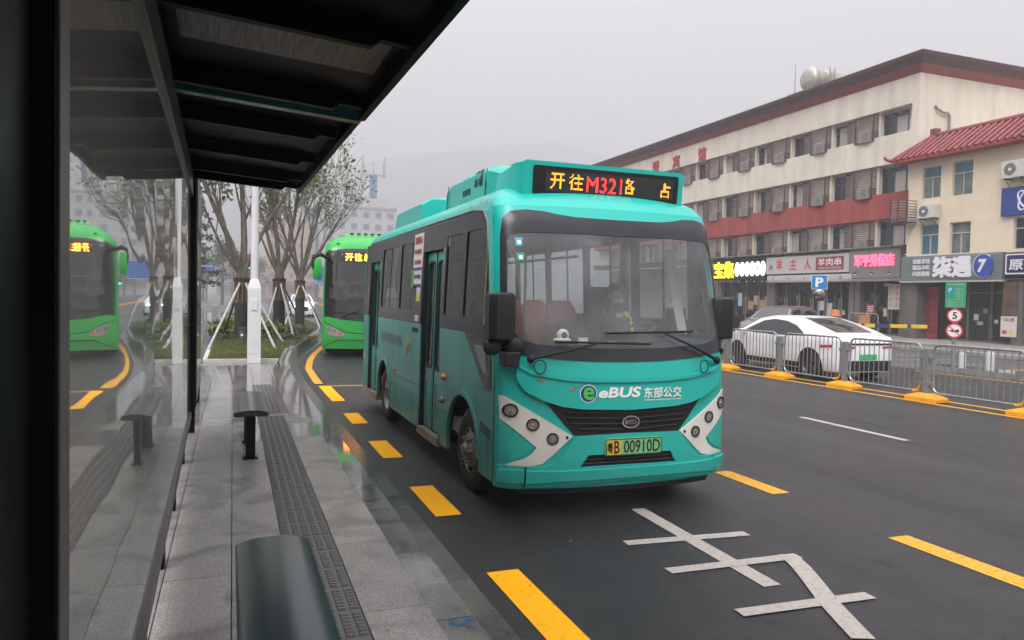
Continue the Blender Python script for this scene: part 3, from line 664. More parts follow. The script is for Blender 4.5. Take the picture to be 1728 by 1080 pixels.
# rear
BR = lambda x, z, o: (x, BL+o, z)
rear = [(-1.09, .26), (1.09, .26), (1.09, 1.46), (1.04, 2.57), (-1.04, 2.57), (-1.09, 1.46)]
MB().patch(rear, BR, 0, .03, [rrect(-.8, .8, 1.55, 2.35, .08)]).build('rear_panel', m_teals, BUS)
MB().patch(rrect(-.82, .82, 1.53, 2.37, .08), BR, -.01, .006).build('rear_window', m_sg, BUS)
# wheel arches, underbody
for c, rx, zt in ((1.21, .5, .87), (5.08, .43, .86)):
    for sgn, sf in ((-1, B.left), (1, B.right)):
        a = arch(c, rx, zt); pts = [sf(y, z, .0) for y, z in a]
        bp('wheel_arch_lip', [(y, z) for y, z in arch(c, rx+.055, zt+.05)]+[(y, z) for y, z in arch(c, rx, zt)][::-1], m_teals, .014, .016, (), None, sf, smooth=False)
        mb = MB(); mb.loft([[(p[0]-sgn*d, p[1], p[2]) for p in pts] for d in (.02, .5)], closed=False, caps=False)
        mb.f.append(tuple(range(len(pts), 2*len(pts)))); mb.build('wheel_well', m_rub, BUS)
MB().box(-1.0, 1.0, .55, 6.7, .30, .46).build('underbody', m_rub, BUS)
# wheels
def wheel(y, x, sgn, front, r=.385):
    t = thing('wheel', None, None, (x, y, r)); t.parent = BUS
    prof = [(.215, -.10), (.26, -.115), (.34, -.11), (.375, -.085), (r, -.05), (r, .05), (.375, .085), (.34, .11), (.26, .115), (.215, .10)]
    MB().lathe([(a, b) for a, b in prof], axis='x', n=36).build('tyre', m_tyre, t, smooth=True)
    s = sgn
    if front: dp = [(.222, .10*s), (.215, .075*s), (.19, .06*s), (.165, .085*s), (.10, .105*s), (.095, .13*s), (.085, .135*s), (.06, .137*s), (.055, .165*s), (.03, .175*s), (.0001, .175*s)]
    else: dp = [(.225, .10*s), (.215, .085*s), (.195, .02*s), (.16, -.05*s), (.10, -.07*s), (.095, -.04*s), (.06, -.03*s), (.0001, -.03*s)]
    MB().lathe(dp, axis='x', n=36).build('rim', m_rim, t, smooth=True)
    mb = MB(); nn = 8 if front else 6
    for k in range(nn):
        a = 2*math.pi*k/nn+.2; c = (0, math.cos(a), math.sin(a)); h = .078*s if front else -.02*s
        mb.lathe([(.0001, h+.014*s), (.026, h+.012*s), (.027, h-.03*s)], (0, .188*c[1] if front else .172*c[1], .188*c[2] if front else .172*c[2]), 'x', 12)
    mb.build('vent_hole', m_rub, t)
    mb = MB()
    for k in range(6):
        a = 2*math.pi*k/6; h = .115*s if front else -.045*s
        mb.lathe([(.0001, h+.04*s), (.013, h+.038*s), (.016, h), (.016, h-.03*s)], (0, .115*math.cos(a), .115*math.sin(a)), 'x', 8)
    mb.build('wheel_nut', m_rim, t)
for y, f in ((1.07, True), (5.03, False)):
    for sgn in (-1, 1): wheel(y, sgn*(.955 if f else .95), sgn, f)
# doors on the left
def door(y0, y1, name='door'):
    t = thing(name, None, None, (0, 0, 0)); t.parent = BUS
    mid = (y0+y1)/2
    for a, b in ((y0+.015, mid-.006), (mid+.006, y1-.015)):
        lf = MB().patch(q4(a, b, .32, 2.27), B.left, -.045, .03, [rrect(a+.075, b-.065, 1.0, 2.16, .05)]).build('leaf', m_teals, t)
        MB().patch(rrect(a+.06, b-.05, .985, 2.175, .05), B.left, -.056, .006).build('pane', m_sg, t)
        MB().patch(rrect(a+.09, b-.09, .42, .85, .03), B.left, -.038, .01, [rrect(a+.105, b-.105, .435, .835, .02)]).build('pressing', m_teals, t)
        MB().patch(rrect(a+.055, b-.045, .98, 2.18, .06), B.left, -.040, .01, [rrect(a+.08, b-.07, 1.005, 2.155, .045)]).build('pane_seal', m_rub, t)
    MB().patch(q4(mid-.012, mid+.012, .32, 2.27), B.left, -.036, .012).build('rubber_seal', m_rub, t)
    MB().patch(q4(y0-.035, y0+.01, .3, 2.29), B.left, .004, .06).build('front_jamb', m_teals, t)
    MB().patch(q4(y1-.01, y1+.055, .3, 2.29), B.left, .004, .06).build('rear_jamb', m_rub, t)
    MB().patch(q4(y0-.02, y1+.05, .215, .30), B.left, .02, .12).build('step', m_silver, t)
door(2.06, 2.90); door(5.58, 6.37)
# posters, stickers and lettering on the left flank
m_paper = M('white_notice_paper', (.68, .62, .60), .6, var=.1, vs=8); m_pred = M('red_notice_print', (.50, .10, .10), .6)
m_pblue = M('blue_notice_print', (.05, .09, .30), .6); m_pyel = M('yellow_notice', (.60, .50, .08), .6); m_pgrn = M('green_notice', (.12, .30, .06), .6)
pt = bp('notice', q4(2.97, 3.42, 2.12, 2.52), m_paper, .006, .004, (), None, B.left, smooth=False)
mb = MB(); LSr = lambda a, z, o: B.left(-a, z, o)
mb.text('温馨提示', LSr, -3.38, 2.40, .085, .008, .01, w=.36); mb.text('乘车请刷卡', LSr, -3.38, 2.28, .06, .008, .01, w=.36); mb.text('上下车注意安全', LSr, -3.38, 2.16, .05, .008, .01, w=.36); mb.build('notice_print', m_pred, pt)
pt = bp('notice', q4(2.99, 3.36, 1.90, 2.11), m_paper, .006, .004, (), None, B.left, smooth=False)
mb = MB(); mb.patch(q4(2.99, 3.36, 2.085, 2.11), B.left, .008); mb.patch(q4(2.99, 3.36, 1.90, 1.925), B.left, .008); mb.text('乘车须知', LSr, -3.33, 1.99, .05, .008, .01, w=.30); mb.build('notice_print', m_pblue, pt)
bp('notice', q4(3.38, 3.50, 1.88, 2.10), m_pgrn, .006, .004, (), None, B.left, smooth=False)
pt = bp('notice', q4(3.0, 3.18, 1.72, 1.885), m_paper, .006, .004, (), None, B.left, smooth=False)
bp('notice_print', q4(3.0, 3.18, 1.72, 1.80), m_pyel, .008, .0, (), None, B.left, pt, smooth=False)
bp('notice', q4(3.02, 3.20, 1.49, 1.56), m_paper, .006, .004, (), None, B.left, smooth=False)
MB().text('开往红树林', LSr, -5.35, 1.14, .13, .004, .02, w=1.45).build('side_lettering', M('worn_white_lettering', (.34, .36, .33), .6, var=.5, vs=25), BUS)
m_wl = M('worn_white_emblem', (.42, .43, .38), .6, var=.3, vs=20); m_go = M('worn_gold_emblem', (.42, .24, .06), .6, var=.3, vs=20)
mb = MB(); mb.patch([(3.62, 1.15), (3.60, 1.28), (3.50, 1.35), (3.42, 1.33), (3.47, 1.30), (3.38, 1.27), (3.33, 1.18), (3.38, 1.20), (3.45, 1.22), (3.5, 1.2)], B.left, .004); mb.patch([(3.56, .98), (3.44, .95), (3.40, 1.10), (3.50, 1.08)], B.left, .004); em = mb.build('side_emblem', m_wl, BUS)
MB().patch([(3.66, 1.06), (3.62, 1.14), (3.45, 1.19), (3.34, 1.17), (3.42, 1.13), (3.56, 1.09)], B.left, .005).build('emblem_flame', m_go, em)
bp('side_vent_slot', q4(3.02, 3.32, 1.36, 1.41), m_rub, .005, .008, (), None, B.left, smooth=False)
mb = MB()
for k in range(3): mb.patch([(.40, .665-.03*k), (.66, .70-.03*k), (.66, .712-.03*k), (.40, .677-.03*k)], B.left, .004, .006)
mb.build('side_vent', m_rub, BUS)
fp = bp('filler_flap', rrect(.47, .62, .40, .60, .02), m_teals, .006, .01, (), None, B.left, smooth=False)
bp('flap_recess', rrect(.50, .56, .49, .53, .01), m_silver, .008, .004, (), None, B.left, fp, smooth=False)
for y, z, m in ((1.83, .97, m_orange), (1.90, .73, M('dull_marker_lens', (.25, .15, .09), .4))): MB().sph(B.left(y, z, .01), .035, .04, .035).build('side_marker', m, BUS, smooth=True)
MB().sph(B.left(4.3, .80, .0), .02, .03, .025).build('side_marker', m_pred, BUS); MB().sph(B.left(6.72, .78, .0), .02, .03, .045).build('side_marker', m_orange, BUS)

# windscreen, border
MB().patch(B.pa(WSO), B.frontp, .006, .012, [B.pa(WSI)], .05).build('windscreen_border', m_frit, BUS, smooth=True)
wsg = MB().patch(B.pa(shrink(WSI, 1.01)), B.frontp, .0, .0, (), .06).build('windscreen', m_ws, BUS, smooth=True)
for c, r2, m, nm in (((-.90, 2.255), (.032, .036), M('blue_screen_sticker', (.08, .35, .48), .5), 'sticker'), ((-.895, 2.13), (.034, .034), M('green_screen_sticker', (.03, .28, .20), .5), 'sticker')):
    st = bp(nm, [(c[0]-r2[0], c[1]+r2[1]), (c[0]+r2[0], c[1]+r2[1]), (c[0]+r2[0]*.8, c[1]-r2[1]), (c[0]-r2[0]*.8, c[1]-r2[1])], m, .004, .002, (), None)
    bp('sticker_print', rrect(c[0]-.013, c[0]+.016, c[1]-.022, c[1]+.012, .006), m_white, .006, 0, (), None, parent=st)
# headlight panels and lamps
HP = [(-1.078, .994), (-1.05, .996), (-.78, .835), (-.508, .671), (-.60, .59), (-.683, .511), (-.76, .45), (-.90, .432), (-1.035, .440), (-.97, .468), (-.90, .49), (-.84, .53), (-.805, .585), (-.87, .64), (-.97, .725), (-1.072, .811)]
for s in (0, 1):
    fl = (lambda q: mirror(q)) if s else (lambda q: q); k = -1 if not s else 1
    hp = bp('headlight_panel', fl(HP), m_wplast, .012, .03)
    for cx, cz_, r in ((1.003, .884, .045), (.837, .772, .042), (.677, .656, .040)):
        hl = bp('headlight', ell(k*cx, cz_, r*1.0, r), m_lens, .017, .012, (), .03)
        bp('bezel', ell(k*cx, cz_, r*1.22, r*1.22), m_blackp, .022, .02, [ell(k*cx, cz_, r*.93, r*.93)], .03, parent=hl)
        bp('bulb', ell(k*cx, cz_, r*.35, r*.35, 10), m_chrome, .022, .006, (), None, parent=hl)
    bp('panel_bolt', ell(k*.558, .663, .012), m_blackp, .016, .006, (), None, parent=hp)
    # raised shin of the corner below the lamps
    bp('corner_fang', fl([(-1.076, .80), (-.95, .695), (-.83, .592), (-.86, .545), (-.92, .508), (-.99, .48), (-1.076, .455)]), m_teal, .010, .02)
    bp('bumper_corner', fl([(-1.08, .435), (-.89, .425), (-.89, .275), (-1.0, .262), (-1.08, .25)]), m_teal, .016, .03)
# raised bonnet panel, grille, bumper, plate
bp('bonnet_panel', [(-.97, 1.275), (-.93, 1.225), (-.88, 1.205), (-.60, 1.155), (-.34, 1.138), (0, 1.132), (.34, 1.138), (.60, 1.155), (.88, 1.205), (.93, 1.225), (.97, 1.275), (.963, 1.134), (.905, 1.04), (.76, .965), (.60, .915), (.442, .895), (0, .878), (-.442, .895), (-.60, .915), (-.76, .965), (-.905, 1.04), (-.963, 1.134)], m_teal, .036, .05)
bp('bonnet_ridge', [(-.95, 1.262), (-.88, 1.212), (-.60, 1.162), (-.34, 1.145), (0, 1.139), (.34, 1.145), (.60, 1.162), (.88, 1.212), (.95, 1.262), (.94, 1.225), (.86, 1.178), (.58, 1.128), (.33, 1.112), (0, 1.106), (-.33, 1.112), (-.58, 1.128), (-.86, 1.178), (-.94, 1.225)], m_teal, .052, .03)
GR = [(-.75, .967), (-.60, .92), (-.44, .892), (0, .873), (.44, .892), (.60, .92), (.75, .967), (.57, .757), (.485, .665), (-.485, .665), (-.57, .757)]
gr = bp('grille', GR, m_blackp, .006, .03)
mb = MB()
for z, a in ((.845, .58), (.80, .56), (.755, .53), (.71, .47)): mb.tube([B.front(-a+2*a*k/14, z+.02*abs(-1+2*k/14), .016) for k in range(15)], .010, 6)
mb.build('grille_bar', m_rub, gr, smooth=True)
em = bp('emblem', ell(0, .777, .083, .054, 28), m_chrome, .034, .02, [ell(0, .777, .07, .042, 28)], None); bp('emblem_field', ell(0, .777, .071, .043, 24), m_blackp, .029, .01, (), None, parent=em)
MB().text('BYD', B.front, -.05, .758, .036, .033, .012, w=.10).build('emblem_letters', m_chrome, em)
LB = [(-.885, .438), (-.74, .437), (-.64, .46), (-.56, .575), (-.50, .672), (0, .682), (.50, .672), (.56, .575), (.64, .46), (.74, .437), (.885, .438), (.885, .262), (0, .29), (-.885, .262)]
bp('bumper', LB, m_teal, .030, .05, [[(-.375, .515), (0, .518), (.40, .512), (.46, .412), (0, .42), (-.45, .418)]])
bp('bumper_bar', [(-.88, .405), (-.60, .400), (0, .402), (.60, .400), (.88, .405), (.88, .300), (.60, .315), (0, .322), (-.60, .315), (-.88, .300)], m_teal, .052, .03)
for k in (-1, 1): bp('bumper_bar_end', [(k*.893, .405), (k*1.0, .408), (k*1.07, .405), (k*1.07, .300), (k*1.0, .298), (k*.893, .300)], m_teal, .034, .025)
bp('lower_intake', [(-.40, .53), (.42, .53), (.48, .40), (-.47, .40)], m_rub, .004, .01)
mb = MB()
for z in (.445, .475): mb.tube([B.front(-.42+.84*k/8, z, .012) for k in range(9)], .006, 5)
mb.build('intake_bar', m_blackp, BUS)
bp('bumper_skirt', [(-.98, .27), (.95, .27), (.90, .185), (-.92, .19)], m_blackp, -.03, .06)
PS = lambda x, z, o: (x, B.yf(.2, .57)-.045-o, z)
pl_ = MB().patch(rrect(-.235, .295, .503, .645, .012), PS, 0, .012).build('number_plate', M('plate_green', (.22, .50, .24), .45, var=.1, vs=3), BUS)
MB().patch(rrect(-.232, -.092, .506, .642, .012), PS, .002).build('plate_yellow_field', M('plate_yellow', (.68, .42, .04), .45), pl_)
m_ink = M('black_plate_ink', (.012, .014, .013), .5)
mb = MB(); mb.text('粤', PS, -.222, .53, .085, .004, .015, w=.05); mb.text('B', PS, -.158, .522, .105, .004, .012, w=.05); mb.text('00910D', PS, -.068, .522, .105, .004, .010, w=.345); mb.patch(rrect(-.232, .292, .506, .642, .012), PS, .004, 0, [rrect(-.226, .286, .512, .636, .01)]); mb.build('plate_lettering', m_ink, pl_)
m_seam = M('panel_gap', (.01, .03, .028), .7)
mb = MB()
for sgn in (-1, 1): mb.patch(q4(sgn*.887-.004, sgn*.887+.004, .268, .435), B.front, .032, 0, (), .05)
mb.build('bumper_seam', m_seam, BUS)
for y in (3.55, 4.42, 6.55):
    MB().patch(q4(y-.004, y+.004, .30 if y != 4.42 else .9, 1.45), B.left, .002).build('panel_seam', m_seam, BUS)
for a, b, z in ((2.98, 4.6, .74), (1.75, 2.0, .62), (.42, .70, 1.0)): MB().patch(q4(a, b, z-.003, z+.003), B.left, .002, 0, (), .2).build('panel_seam', m_seam, BUS)
# company lettering
BF = lambda x, z, o: B.front(x, z, .038+o)
lg = MB().patch(ell(-.391, 1.02, .068, .068, 28), BF, .002, 0).build('round_emblem', M('navy_emblem', (.02, .05, .20), .4), BUS)
mb = MB(); mb.patch(ell(-.391, 1.02, .074, .074, 28), BF, .001, 0, [ell(-.391, 1.02, .066, .066, 28)]); mb.build('emblem_ring', m_white, lg)
MB().text('e', BF, -.435, .968, .105, .004, .02, w=.095).build('emblem_letter', M('bright_green_emblem', (.08, .50, .08), .4), lg)
mb = MB(); mb.text('eBUS', BF, -.303, .982, .088, .003, .035, w=.39, shear=.15); mb.text('东部公交', BF, .115, .972, .088, .003, .02, w=.375); mb.text('Shenzhen Eastern Bus Co., Ltd.', BF, .115, .948, .012, .003, .01, w=.375); mb.patch(q4(.115, .488, .957, .959), BF, .003); mb.build('company_lettering', m_white, BUS)
m_scr = M('pink_paint_scrape', (.50, .20, .18), .6, var=.6, vs=60)
mb = MB(); mb.patch([(-.55, 1.05), (-.53, 1.068), (-.46, 1.085), (-.44, 1.083), (-.51, 1.065), (-.515, 1.045), (-.535, 1.035)], BF, .002); mb.patch([(-.83, 1.14), (-.80, 1.147), (-.74, 1.115), (-.76, 1.112)], BF, .002); mb.patch([(-.83, .95), (-.80, .955), (-.79, .945), (-.815, .942)], B.front, .002); mb.build('paint_scrape', m_scr, BUS)
# wipers
def wiper(piv, arm, b0, b1, loop):
    t = MB().tube([B.front(*piv, .05), B.front((piv[0]*.5+arm[0]*.5), (piv[1]*.5+arm[1]*.5), .085), B.front(*arm, .06)], [.016, .011, .007], 7).build('wiper', m_rub, BUS, smooth=True)
    MB().tube([B.front(b0[0]+(b1[0]-b0[0])*k/10, b0[1]+(b1[1]-b0[1])*k/10, .03) for k in range(11)], .010, 6).build('wiper_blade', m_rub, t)
    MB().sph(B.front(*piv, .045), .035, .03, .035).build('wiper_pivot', m_rub, t, smooth=True)
    MB().tube([B.front(loop[0]+.045*math.cos(a), loop[1]+.052*math.sin(a), .065) for a in [R_(20*k) for k in range(19)]], .005, 5).build('washer_hose', m_rub, t)
wiper((-.858, 1.298), (-.28, 1.432), (-.664, 1.438), (.195, 1.42), (-.794, 1.238)); wiper((.90, 1.267), (.291, 1.513), (-.222, 1.508), (.643, 1.522), (.72, 1.22))
# mirrors
for s in (-1, 1):
    x = s*1.135 if s < 0 else 1.075; y0 = .09 if s < 0 else .27
    mt_ = MB().loft([[(x+dx*k, y0+dy*k-.02*abs(z-1.62), z) for dx, dy in ((-.11, -.06), (-.06, -.105), (.06, -.105), (.11, -.06), (.105, .06), (-.105, .06))] for z, k in ((1.455, .80), (1.47, .95), (1.6, 1), (1.78, 1), (1.815, .93), (1.83, .75))]).build('door_mirror', m_blackp, BUS, smooth=True)
    MB().patch(rrect(x-.09, x+.09, 1.49, 1.80, .03), lambda a, z, o: (a, y0+.062+o, z), 0, .004).build('mirror_glass', m_chrome, mt_)
    MB().tube([(x, y0, 1.47), (x-.0, y0+.02, 1.42), (s*1.04, max(.22, y0), 1.38), B.front(s*1.02, 1.34, 0)], .035, 8).build('mirror_arm', m_blackp, mt_, smooth=True)
    if s > 0: continue
    mb = MB(); mb.sph((s*1.19, .10, 1.40), .08, .035, .07); mb.sph((s*1.0, .11, 1.40), .085, .035, .075); mb.build('convex_mirror', m_blackp, mt_, smooth=True)
    MB().loft([[(s*1.03+dx*k, .12+dy, z) for dx, dy in ((-.075, -.06), (.075, -.06), (.075, .08), (-.075, .08))] for z, k in ((1.24, .8), (1.36, 1.0))]).build('mirror_bracket', m_blackp, mt_, bevel=.012)
# destination sign
DB = [(-.80, 2.665), (.80, 2.665), (.80, 2.975), (-.80, 2.975)]
ds = MB().loft([[(-.80, .53, 2.655), (.80, .53, 2.655), (.80, .50, 2.955), (.77, .505, 2.975), (-.77, .505, 2.975), (-.80, .50, 2.955)], [(-.82, .60, 2.655), (.82, .60, 2.655), (.82, .60, 2.96), (.78, .62, 2.985), (-.78, .62, 2.985), (-.82, .60, 2.96)], [(-.88, 1.05, 2.66), (.88, 1.05, 2.66), (.80, 1.15, 2.93), (.74, 1.2, 2.96), (-.74, 1.2, 2.96), (-.80, 1.15, 2.93)]]).build('destination_box', m_teal, BUS, smooth=True)
DS = lambda x, z, o: (x, .53-.1*(z-2.655)-o, z)
MB().patch(rrect(-.705, .745, 2.685, 2.935, .02), DS, .006, .012).build('sign_glass', M('black_sign_glass', (.010, .010, .011), .12), ds)
MB().patch(rrect(-.59, .69, 2.72, 2.90, .004), DS, .008, .002).build('diode_panel', M('diode_panel_grey', (.030, .033, .034), .35, var=.3, vs=8), ds)
for args, kw in ((('开', DS, -.545, 2.745, .135, 16, .011), dict(w=.135)), (('往', DS, -.365, 2.745, .135, 16, .011), dict(w=.135)), (('路', DS, .10, 2.745, .135, 16, .011), dict(clip=(.42, 1), w=.19)), (('站', DS, .46, 2.735, .13, 16, .011), dict(clip=(.45, 1), w=.2))):
    mb = MB(); led(mb, *args, **kw); mb.build('amber_character', m_yellowled, ds)
mb = MB(); led(mb, 'M321', DS, -.195, 2.735, .135, 15, .011, bold=.012, w=.35); mb.build('red_lettering', m_redled, ds)
# roof pods
def pod(name, y0, y1, w, z0, z1, nose):
    secs = []
    for y, k, zz in ((y0, .80, z0+.02), (y0+.03, .9, z1-.09), (y0+nose, .97, z1-.01), (y0+nose+.25, 1, z1), (y1-.35, 1, z1), (y1-.08, .97, z1-.05), (y1, .9, z1-.16)):
        secs.append([(-w*k, y, z0), (-w*k, y, zz-.07), (-w*k*.93, y, zz-.02), (-w*k*.75, y, zz), (w*k*.75, y, zz), (w*k*.93, y, zz-.02), (w*k, y, zz-.07), (w*k, y, z0)])
    return MB().loft(secs).build(name, m_teal, BUS, smooth=True)
ac = pod('air_conditioning_pod', 1.28, 3.3, .74, 2.78, 3.13, .35)
LA = lambda y, z, o: (-.742-o+max(0, z-3.05)*.6, y, z)
for y in (1.86, 2.0): MB().patch(rrect(y-.05, y+.05, 2.93, 3.10, .03), LA, .004, .01).build('intake_slot', m_blackp, ac)
mb = MB()
for k in range(5): mb.patch(rrect(2.2+.06*k, 2.23+.06*k, 2.88, 2.95, .01), LA, .003, .006)
mb.build('louvre', m_rub, ac)
for y in (1.72, 2.36, 2.52, 3.14): MB().patch(q4(y-.006, y+.006, 2.8, 3.09), LA, .002, .006).build('seam', m_rub, ac)
MB().loft([[(-.48, y, 3.10), (.48, y, 3.10), (.42, y, z), (-.42, y, z)] for y, z in ((1.55, 3.125), (1.62, 3.165), (2.6, 3.165), (2.7, 3.14))]).build('pod_lid', m_blackp, ac)
bx = MB().loft([[(-.73, y, 2.79), (-.74, y, z-.09), (-.58, y, z), (.58, y, z), (.74, y, z-.09), (.73, y, 2.79)] for y, z in ((4.40, 3.10), (4.43, 3.12), (5.95, 3.12), (6.12, 2.98))]).build('battery_pod', m_teal, BUS, bevel=.01)
MB().sph((-.55, 6.35, 2.83), .16, .14, .10).build('rear_vent', m_teal, BUS, smooth=True)
# cabin
cab = MB(); cab.box(-1.04, 1.04, .5, 6.75, .46, .60); cab.build('cabin_floor', m_intf, BUS)
MB().box(-1.0, 1.0, .55, 6.7, 2.50, 2.54).build('cabin_ceiling', M('cabin_ceiling_white', (.46, .47, .47), .6, var=.1), BUS)
db = MB().loft([[(-.95*k, y, .65), (.95*k, y, .65), (.95*k, y, z), (-.95*k, y, z)] for y, z, k in ((.30, 1.30, .9), (.45, 1.40, 1), (.75, 1.36, 1.03), (.85, 1.20, 1.03))]).build('dashboard', m_dash, BUS, bevel=.02)
MB().loft([[(.28, y, 1.3), (.95, y, 1.3), (.93, y, z), (.30, y, z)] for y, z in ((.46, 1.44), (.62, 1.50), (.78, 1.46))]).build('instrument_hood', m_dash, db, bevel=.02)
st = thing('steering_wheel', None, None, (.58, .88, 1.45)); st.parent = BUS; st.rotation_euler = (R_(-38), 0, 0)
MB().tube([(.21*math.cos(R_(15*k)), .21*math.sin(R_(15*k)), 0) for k in range(25)], .014, 8, False).build('wheel_ring', m_rub, st, smooth=True)
mb = MB(); mb.sph((0, 0, -.02), .06, .06, .03)
for a in (0, 120, 240): mb.tube([(0, 0, -.02), (.2*math.cos(R_(a+90)), .2*math.sin(R_(a+90)), 0)], .012, 6)
mb.build('wheel_spoke', m_rub, st)
for s in (-1, 1): MB().box(s*1.02-.02, s*1.02+.02, 1.9, 2.04, .6, 2.5).build('cabin_pillar', m_intf, BUS)
mb = MB().box(.1, 1.0, 1.68, 1.74, .6, 1.55); mb.build('driver_partition', m_dash, BUS)
MB().loft([[(-.26+.58, y, z0), (.26+.58, y, z0), (.25+.58, y+.02, z1), (-.25+.58, y+.02, z1)] for y, z0, z1 in ((1.46, 1.0, 1.92), (1.58, 1.0, 1.92))]).build('driver_seat', M('grey_seat_cloth', (.10, .10, .11), .85, var=.3, vs=20), BUS, bevel=.04)
def cseat(x, y):
    t = thing('passenger_seat', None, None, (x, y, .6)); t.parent = BUS
    MB().loft([[(-.21, yy, zz), (.21, yy, zz), (.20, yy+.05, zz+.03), (-.20, yy+.05, zz+.03)] for yy, zz in ((0, .40), (.36, .42))]).build('cushion', m_seat, t, bevel=.02)
    MB().loft([[(-.2*k, yy, z), (.2*k, yy, z), (.19*k, yy+.05, z), (-.19*k, yy+.05, z)] for z, yy, k in ((.40, .36, 1), (.75, .40, 1), (1.05, .45, .95), (1.16, .47, .6))]).build('backrest', m_seat, t, smooth=True)
    MB().tube([(0, .2, 0), (0, .2, .4)], .03, 8).build('pedestal', m_silver, t)
for x, y in ((-.55, 2.95), (-.12, 2.95), (.75, 2.6), (.75, 3.5), (.32, 3.5), (-.75, 3.9), (-.75, 4.7), (.75, 4.4), (.32, 4.4), (.75, 5.3), (-.3, 5.9), (.3, 5.9)): cseat(x, y)
mb = MB()
for x, y in ((-.35, 2.1), (.1, 2.0), (.35, 3.3), (-.35, 4.3), (.35, 5.0)): mb.tube([(x, y, .6), (x, y, 2.5)], .016, 7)
for s in (-.4, .4): mb.tube([(s, 1.9, 2.25), (s, 6.3, 2.25)], .016, 7)
mb.build('grab_rail', M('yellow_grab_rail', (.55, .45, .12), .4), BUS)
cm = MB().lathe([(.0001, 0), (.075, 0), (.08, .02), (.055, .035)], (-.42, .46, 1.415)).sph((-.42, .45, 1.475), .055).build('dome_camera', m_white, BUS, smooth=True); MB().sph((-.425, .41, 1.475), .03, .02, .03).build('camera_lens', m_rub, cm)
MB().box(-.30, -.22, .36, .40, 1.40, 1.455).build('dash_card', m_paper, BUS)
mb = MB(); mb.obox((.20, .62, 1.52), (.13, 0, 0), (0, .02, .01), (0, 0, .10)); mb.obox((.13, .60, 1.67), (.05, 0, 0), (0, .015, 0), (.03, 0, .09)); mb.obox((.92, .75, 1.62), (.12, .03, 0), (0, .02, 0), (0, 0, .10)); mb.build('dash_monitor', m_rub, BUS)
MB().box(-.12, .03, .62, .70, 2.28, 2.33).build('interior_mirror', m_white, BUS, bevel=.015)
MB().patch(q4(-.95, -.85, 1.48, 2.3), lambda a, z, o: (a, .62+.3*(z-1.48)/.8+o, z), 0, .01).build('side_curtain', M('cream_curtain', (.62, .60, .52), .8), BUS)
MB().patch(q4(.86, .96, 1.48, 2.3), lambda a, z, o: (a, .62+.3*(z-1.48)/.8+o, z), 0, .01).build('side_curtain', M('cream_curtain_worn', (.62, .60, .52), .8), BUS)

# ---------------------------------------------------------------- people
def skin_mesh(name, joints, edges, mat, parent=None, sub=2):
    """one continuous surface grown round a stick figure; joints = {name: (x, y, z, r)}"""
    me = bpy.data.meshes.new(name); bm = bmesh.new(); lay = bm.verts.layers.skin.verify(); vs = {}
    for k, (x, y, z, r) in joints.items():
        v = bm.verts.new((x, y, z)); v[lay].radius = (r, r); vs[k] = v
    bm.verts.ensure_lookup_table(); next(iter(vs.values()))[lay].use_root = True
    for a, b in edges: bm.edges.new((vs[a], vs[b]))
    bm.to_mesh(me); bm.free(); me.materials.append(mat)
    o = bpy.data.objects.new(name, me); COL.objects.link(o); o.parent = parent
    m = o.modifiers.new('skin', 'SKIN'); m.use_smooth_shade = True; m.branch_smoothing = .4
    s = o.modifiers.new('smooth', 'SUBSURF'); s.levels = s.render_levels = sub
    return o
m_skin = M('skin', (.50, .29, .20), .5, var=.12, vs=20); m_hair = M('black_hair', (.014, .012, .011), .5, var=.4, vs=60)
m_jack = M('navy_uniform_cloth', (.022, .025, .035), .8, var=.3, vs=25); m_vest = M('lime_safety_tape', (.62, .90, .05), .5, var=.1, vs=20)
m_shirt = M('white_shirt_cloth', (.62, .64, .68), .8); m_mask = M('pale_blue_face_mask', (.42, .60, .70), .8, var=.1, vs=30)
def hand(J, E, k, p, d, side):
    """palm and five bent fingers closing round a rim; p = wrist, d = pointing direction"""
    d = Vector(d).normalized(); s = Vector(side).normalized(); u = d.cross(s); p = Vector(p)
    J[k+'palm'] = (*(p+d*.05), .026); E.append((k+'wr', k+'palm'))
    for i, (o, L) in enumerate(((-.028, .030), (-.010, .036), (.009, .034), (.027, .027))):
        a = p+d*.075+s*o; b = a+d*L+u*.012; c = b+u*.028-d*.006
        J[f'{k}f{i}a'] = (*a, .0095); J[f'{k}f{i}b'] = (*b, .0085); J[f'{k}f{i}c'] = (*c, .007); E += [(k+'palm', f'{k}f{i}a'), (f'{k}f{i}a', f'{k}f{i}b'), (f'{k}f{i}b', f'{k}f{i}c')]
    a = p+d*.03-s*.035; b = a+d*.03-s*.012+u*.012
    J[k+'ta'] = (*a, .011); J[k+'tb'] = (*b, .009); E += [(k+'palm', k+'ta'), (k+'ta', k+'tb')]
def head_parts(t, c, k=1., mask=True):
    x, y, z = c
    mb = MB(); mb.sph((x, y+.02, z+.045), .084*k, .098*k, .09*k, 20, 12); mb.v = [(a, max(b, y-.055) if cc < z+.055 else b, cc) for a, b, cc in mb.v]
    mb.v = [(a, b, max(cc, z+.0 if b > y else z+.05)) for a, b, cc in mb.v]; mb.build('hair', m_hair, t, smooth=True)
    for s in (-1, 1):
        MB().sph((x+s*.031, y-.079, z+.012), .011, .006, .006).build('eye', m_hair, t, smooth=True); MB().sph((x+s*.078, y+.01, z), .012, .02, .03).build('ear', m_skin, t, smooth=True)
    MB().sph((x, y-.088, z-.012), .012, .014, .02).build('nose', m_skin, t, smooth=True)
    if mask: MB().sph((x, y-.03, z-.05), .069, .066, .052, 18, 10).build('face_mask', m_mask, t, smooth=True)
DX, DY = 3.11+.58, 5.42+1.30
t = thing('person', 'bus driver in pale blue face mask and lime striped vest at the steering wheel', 'person', (DX, DY, 0))
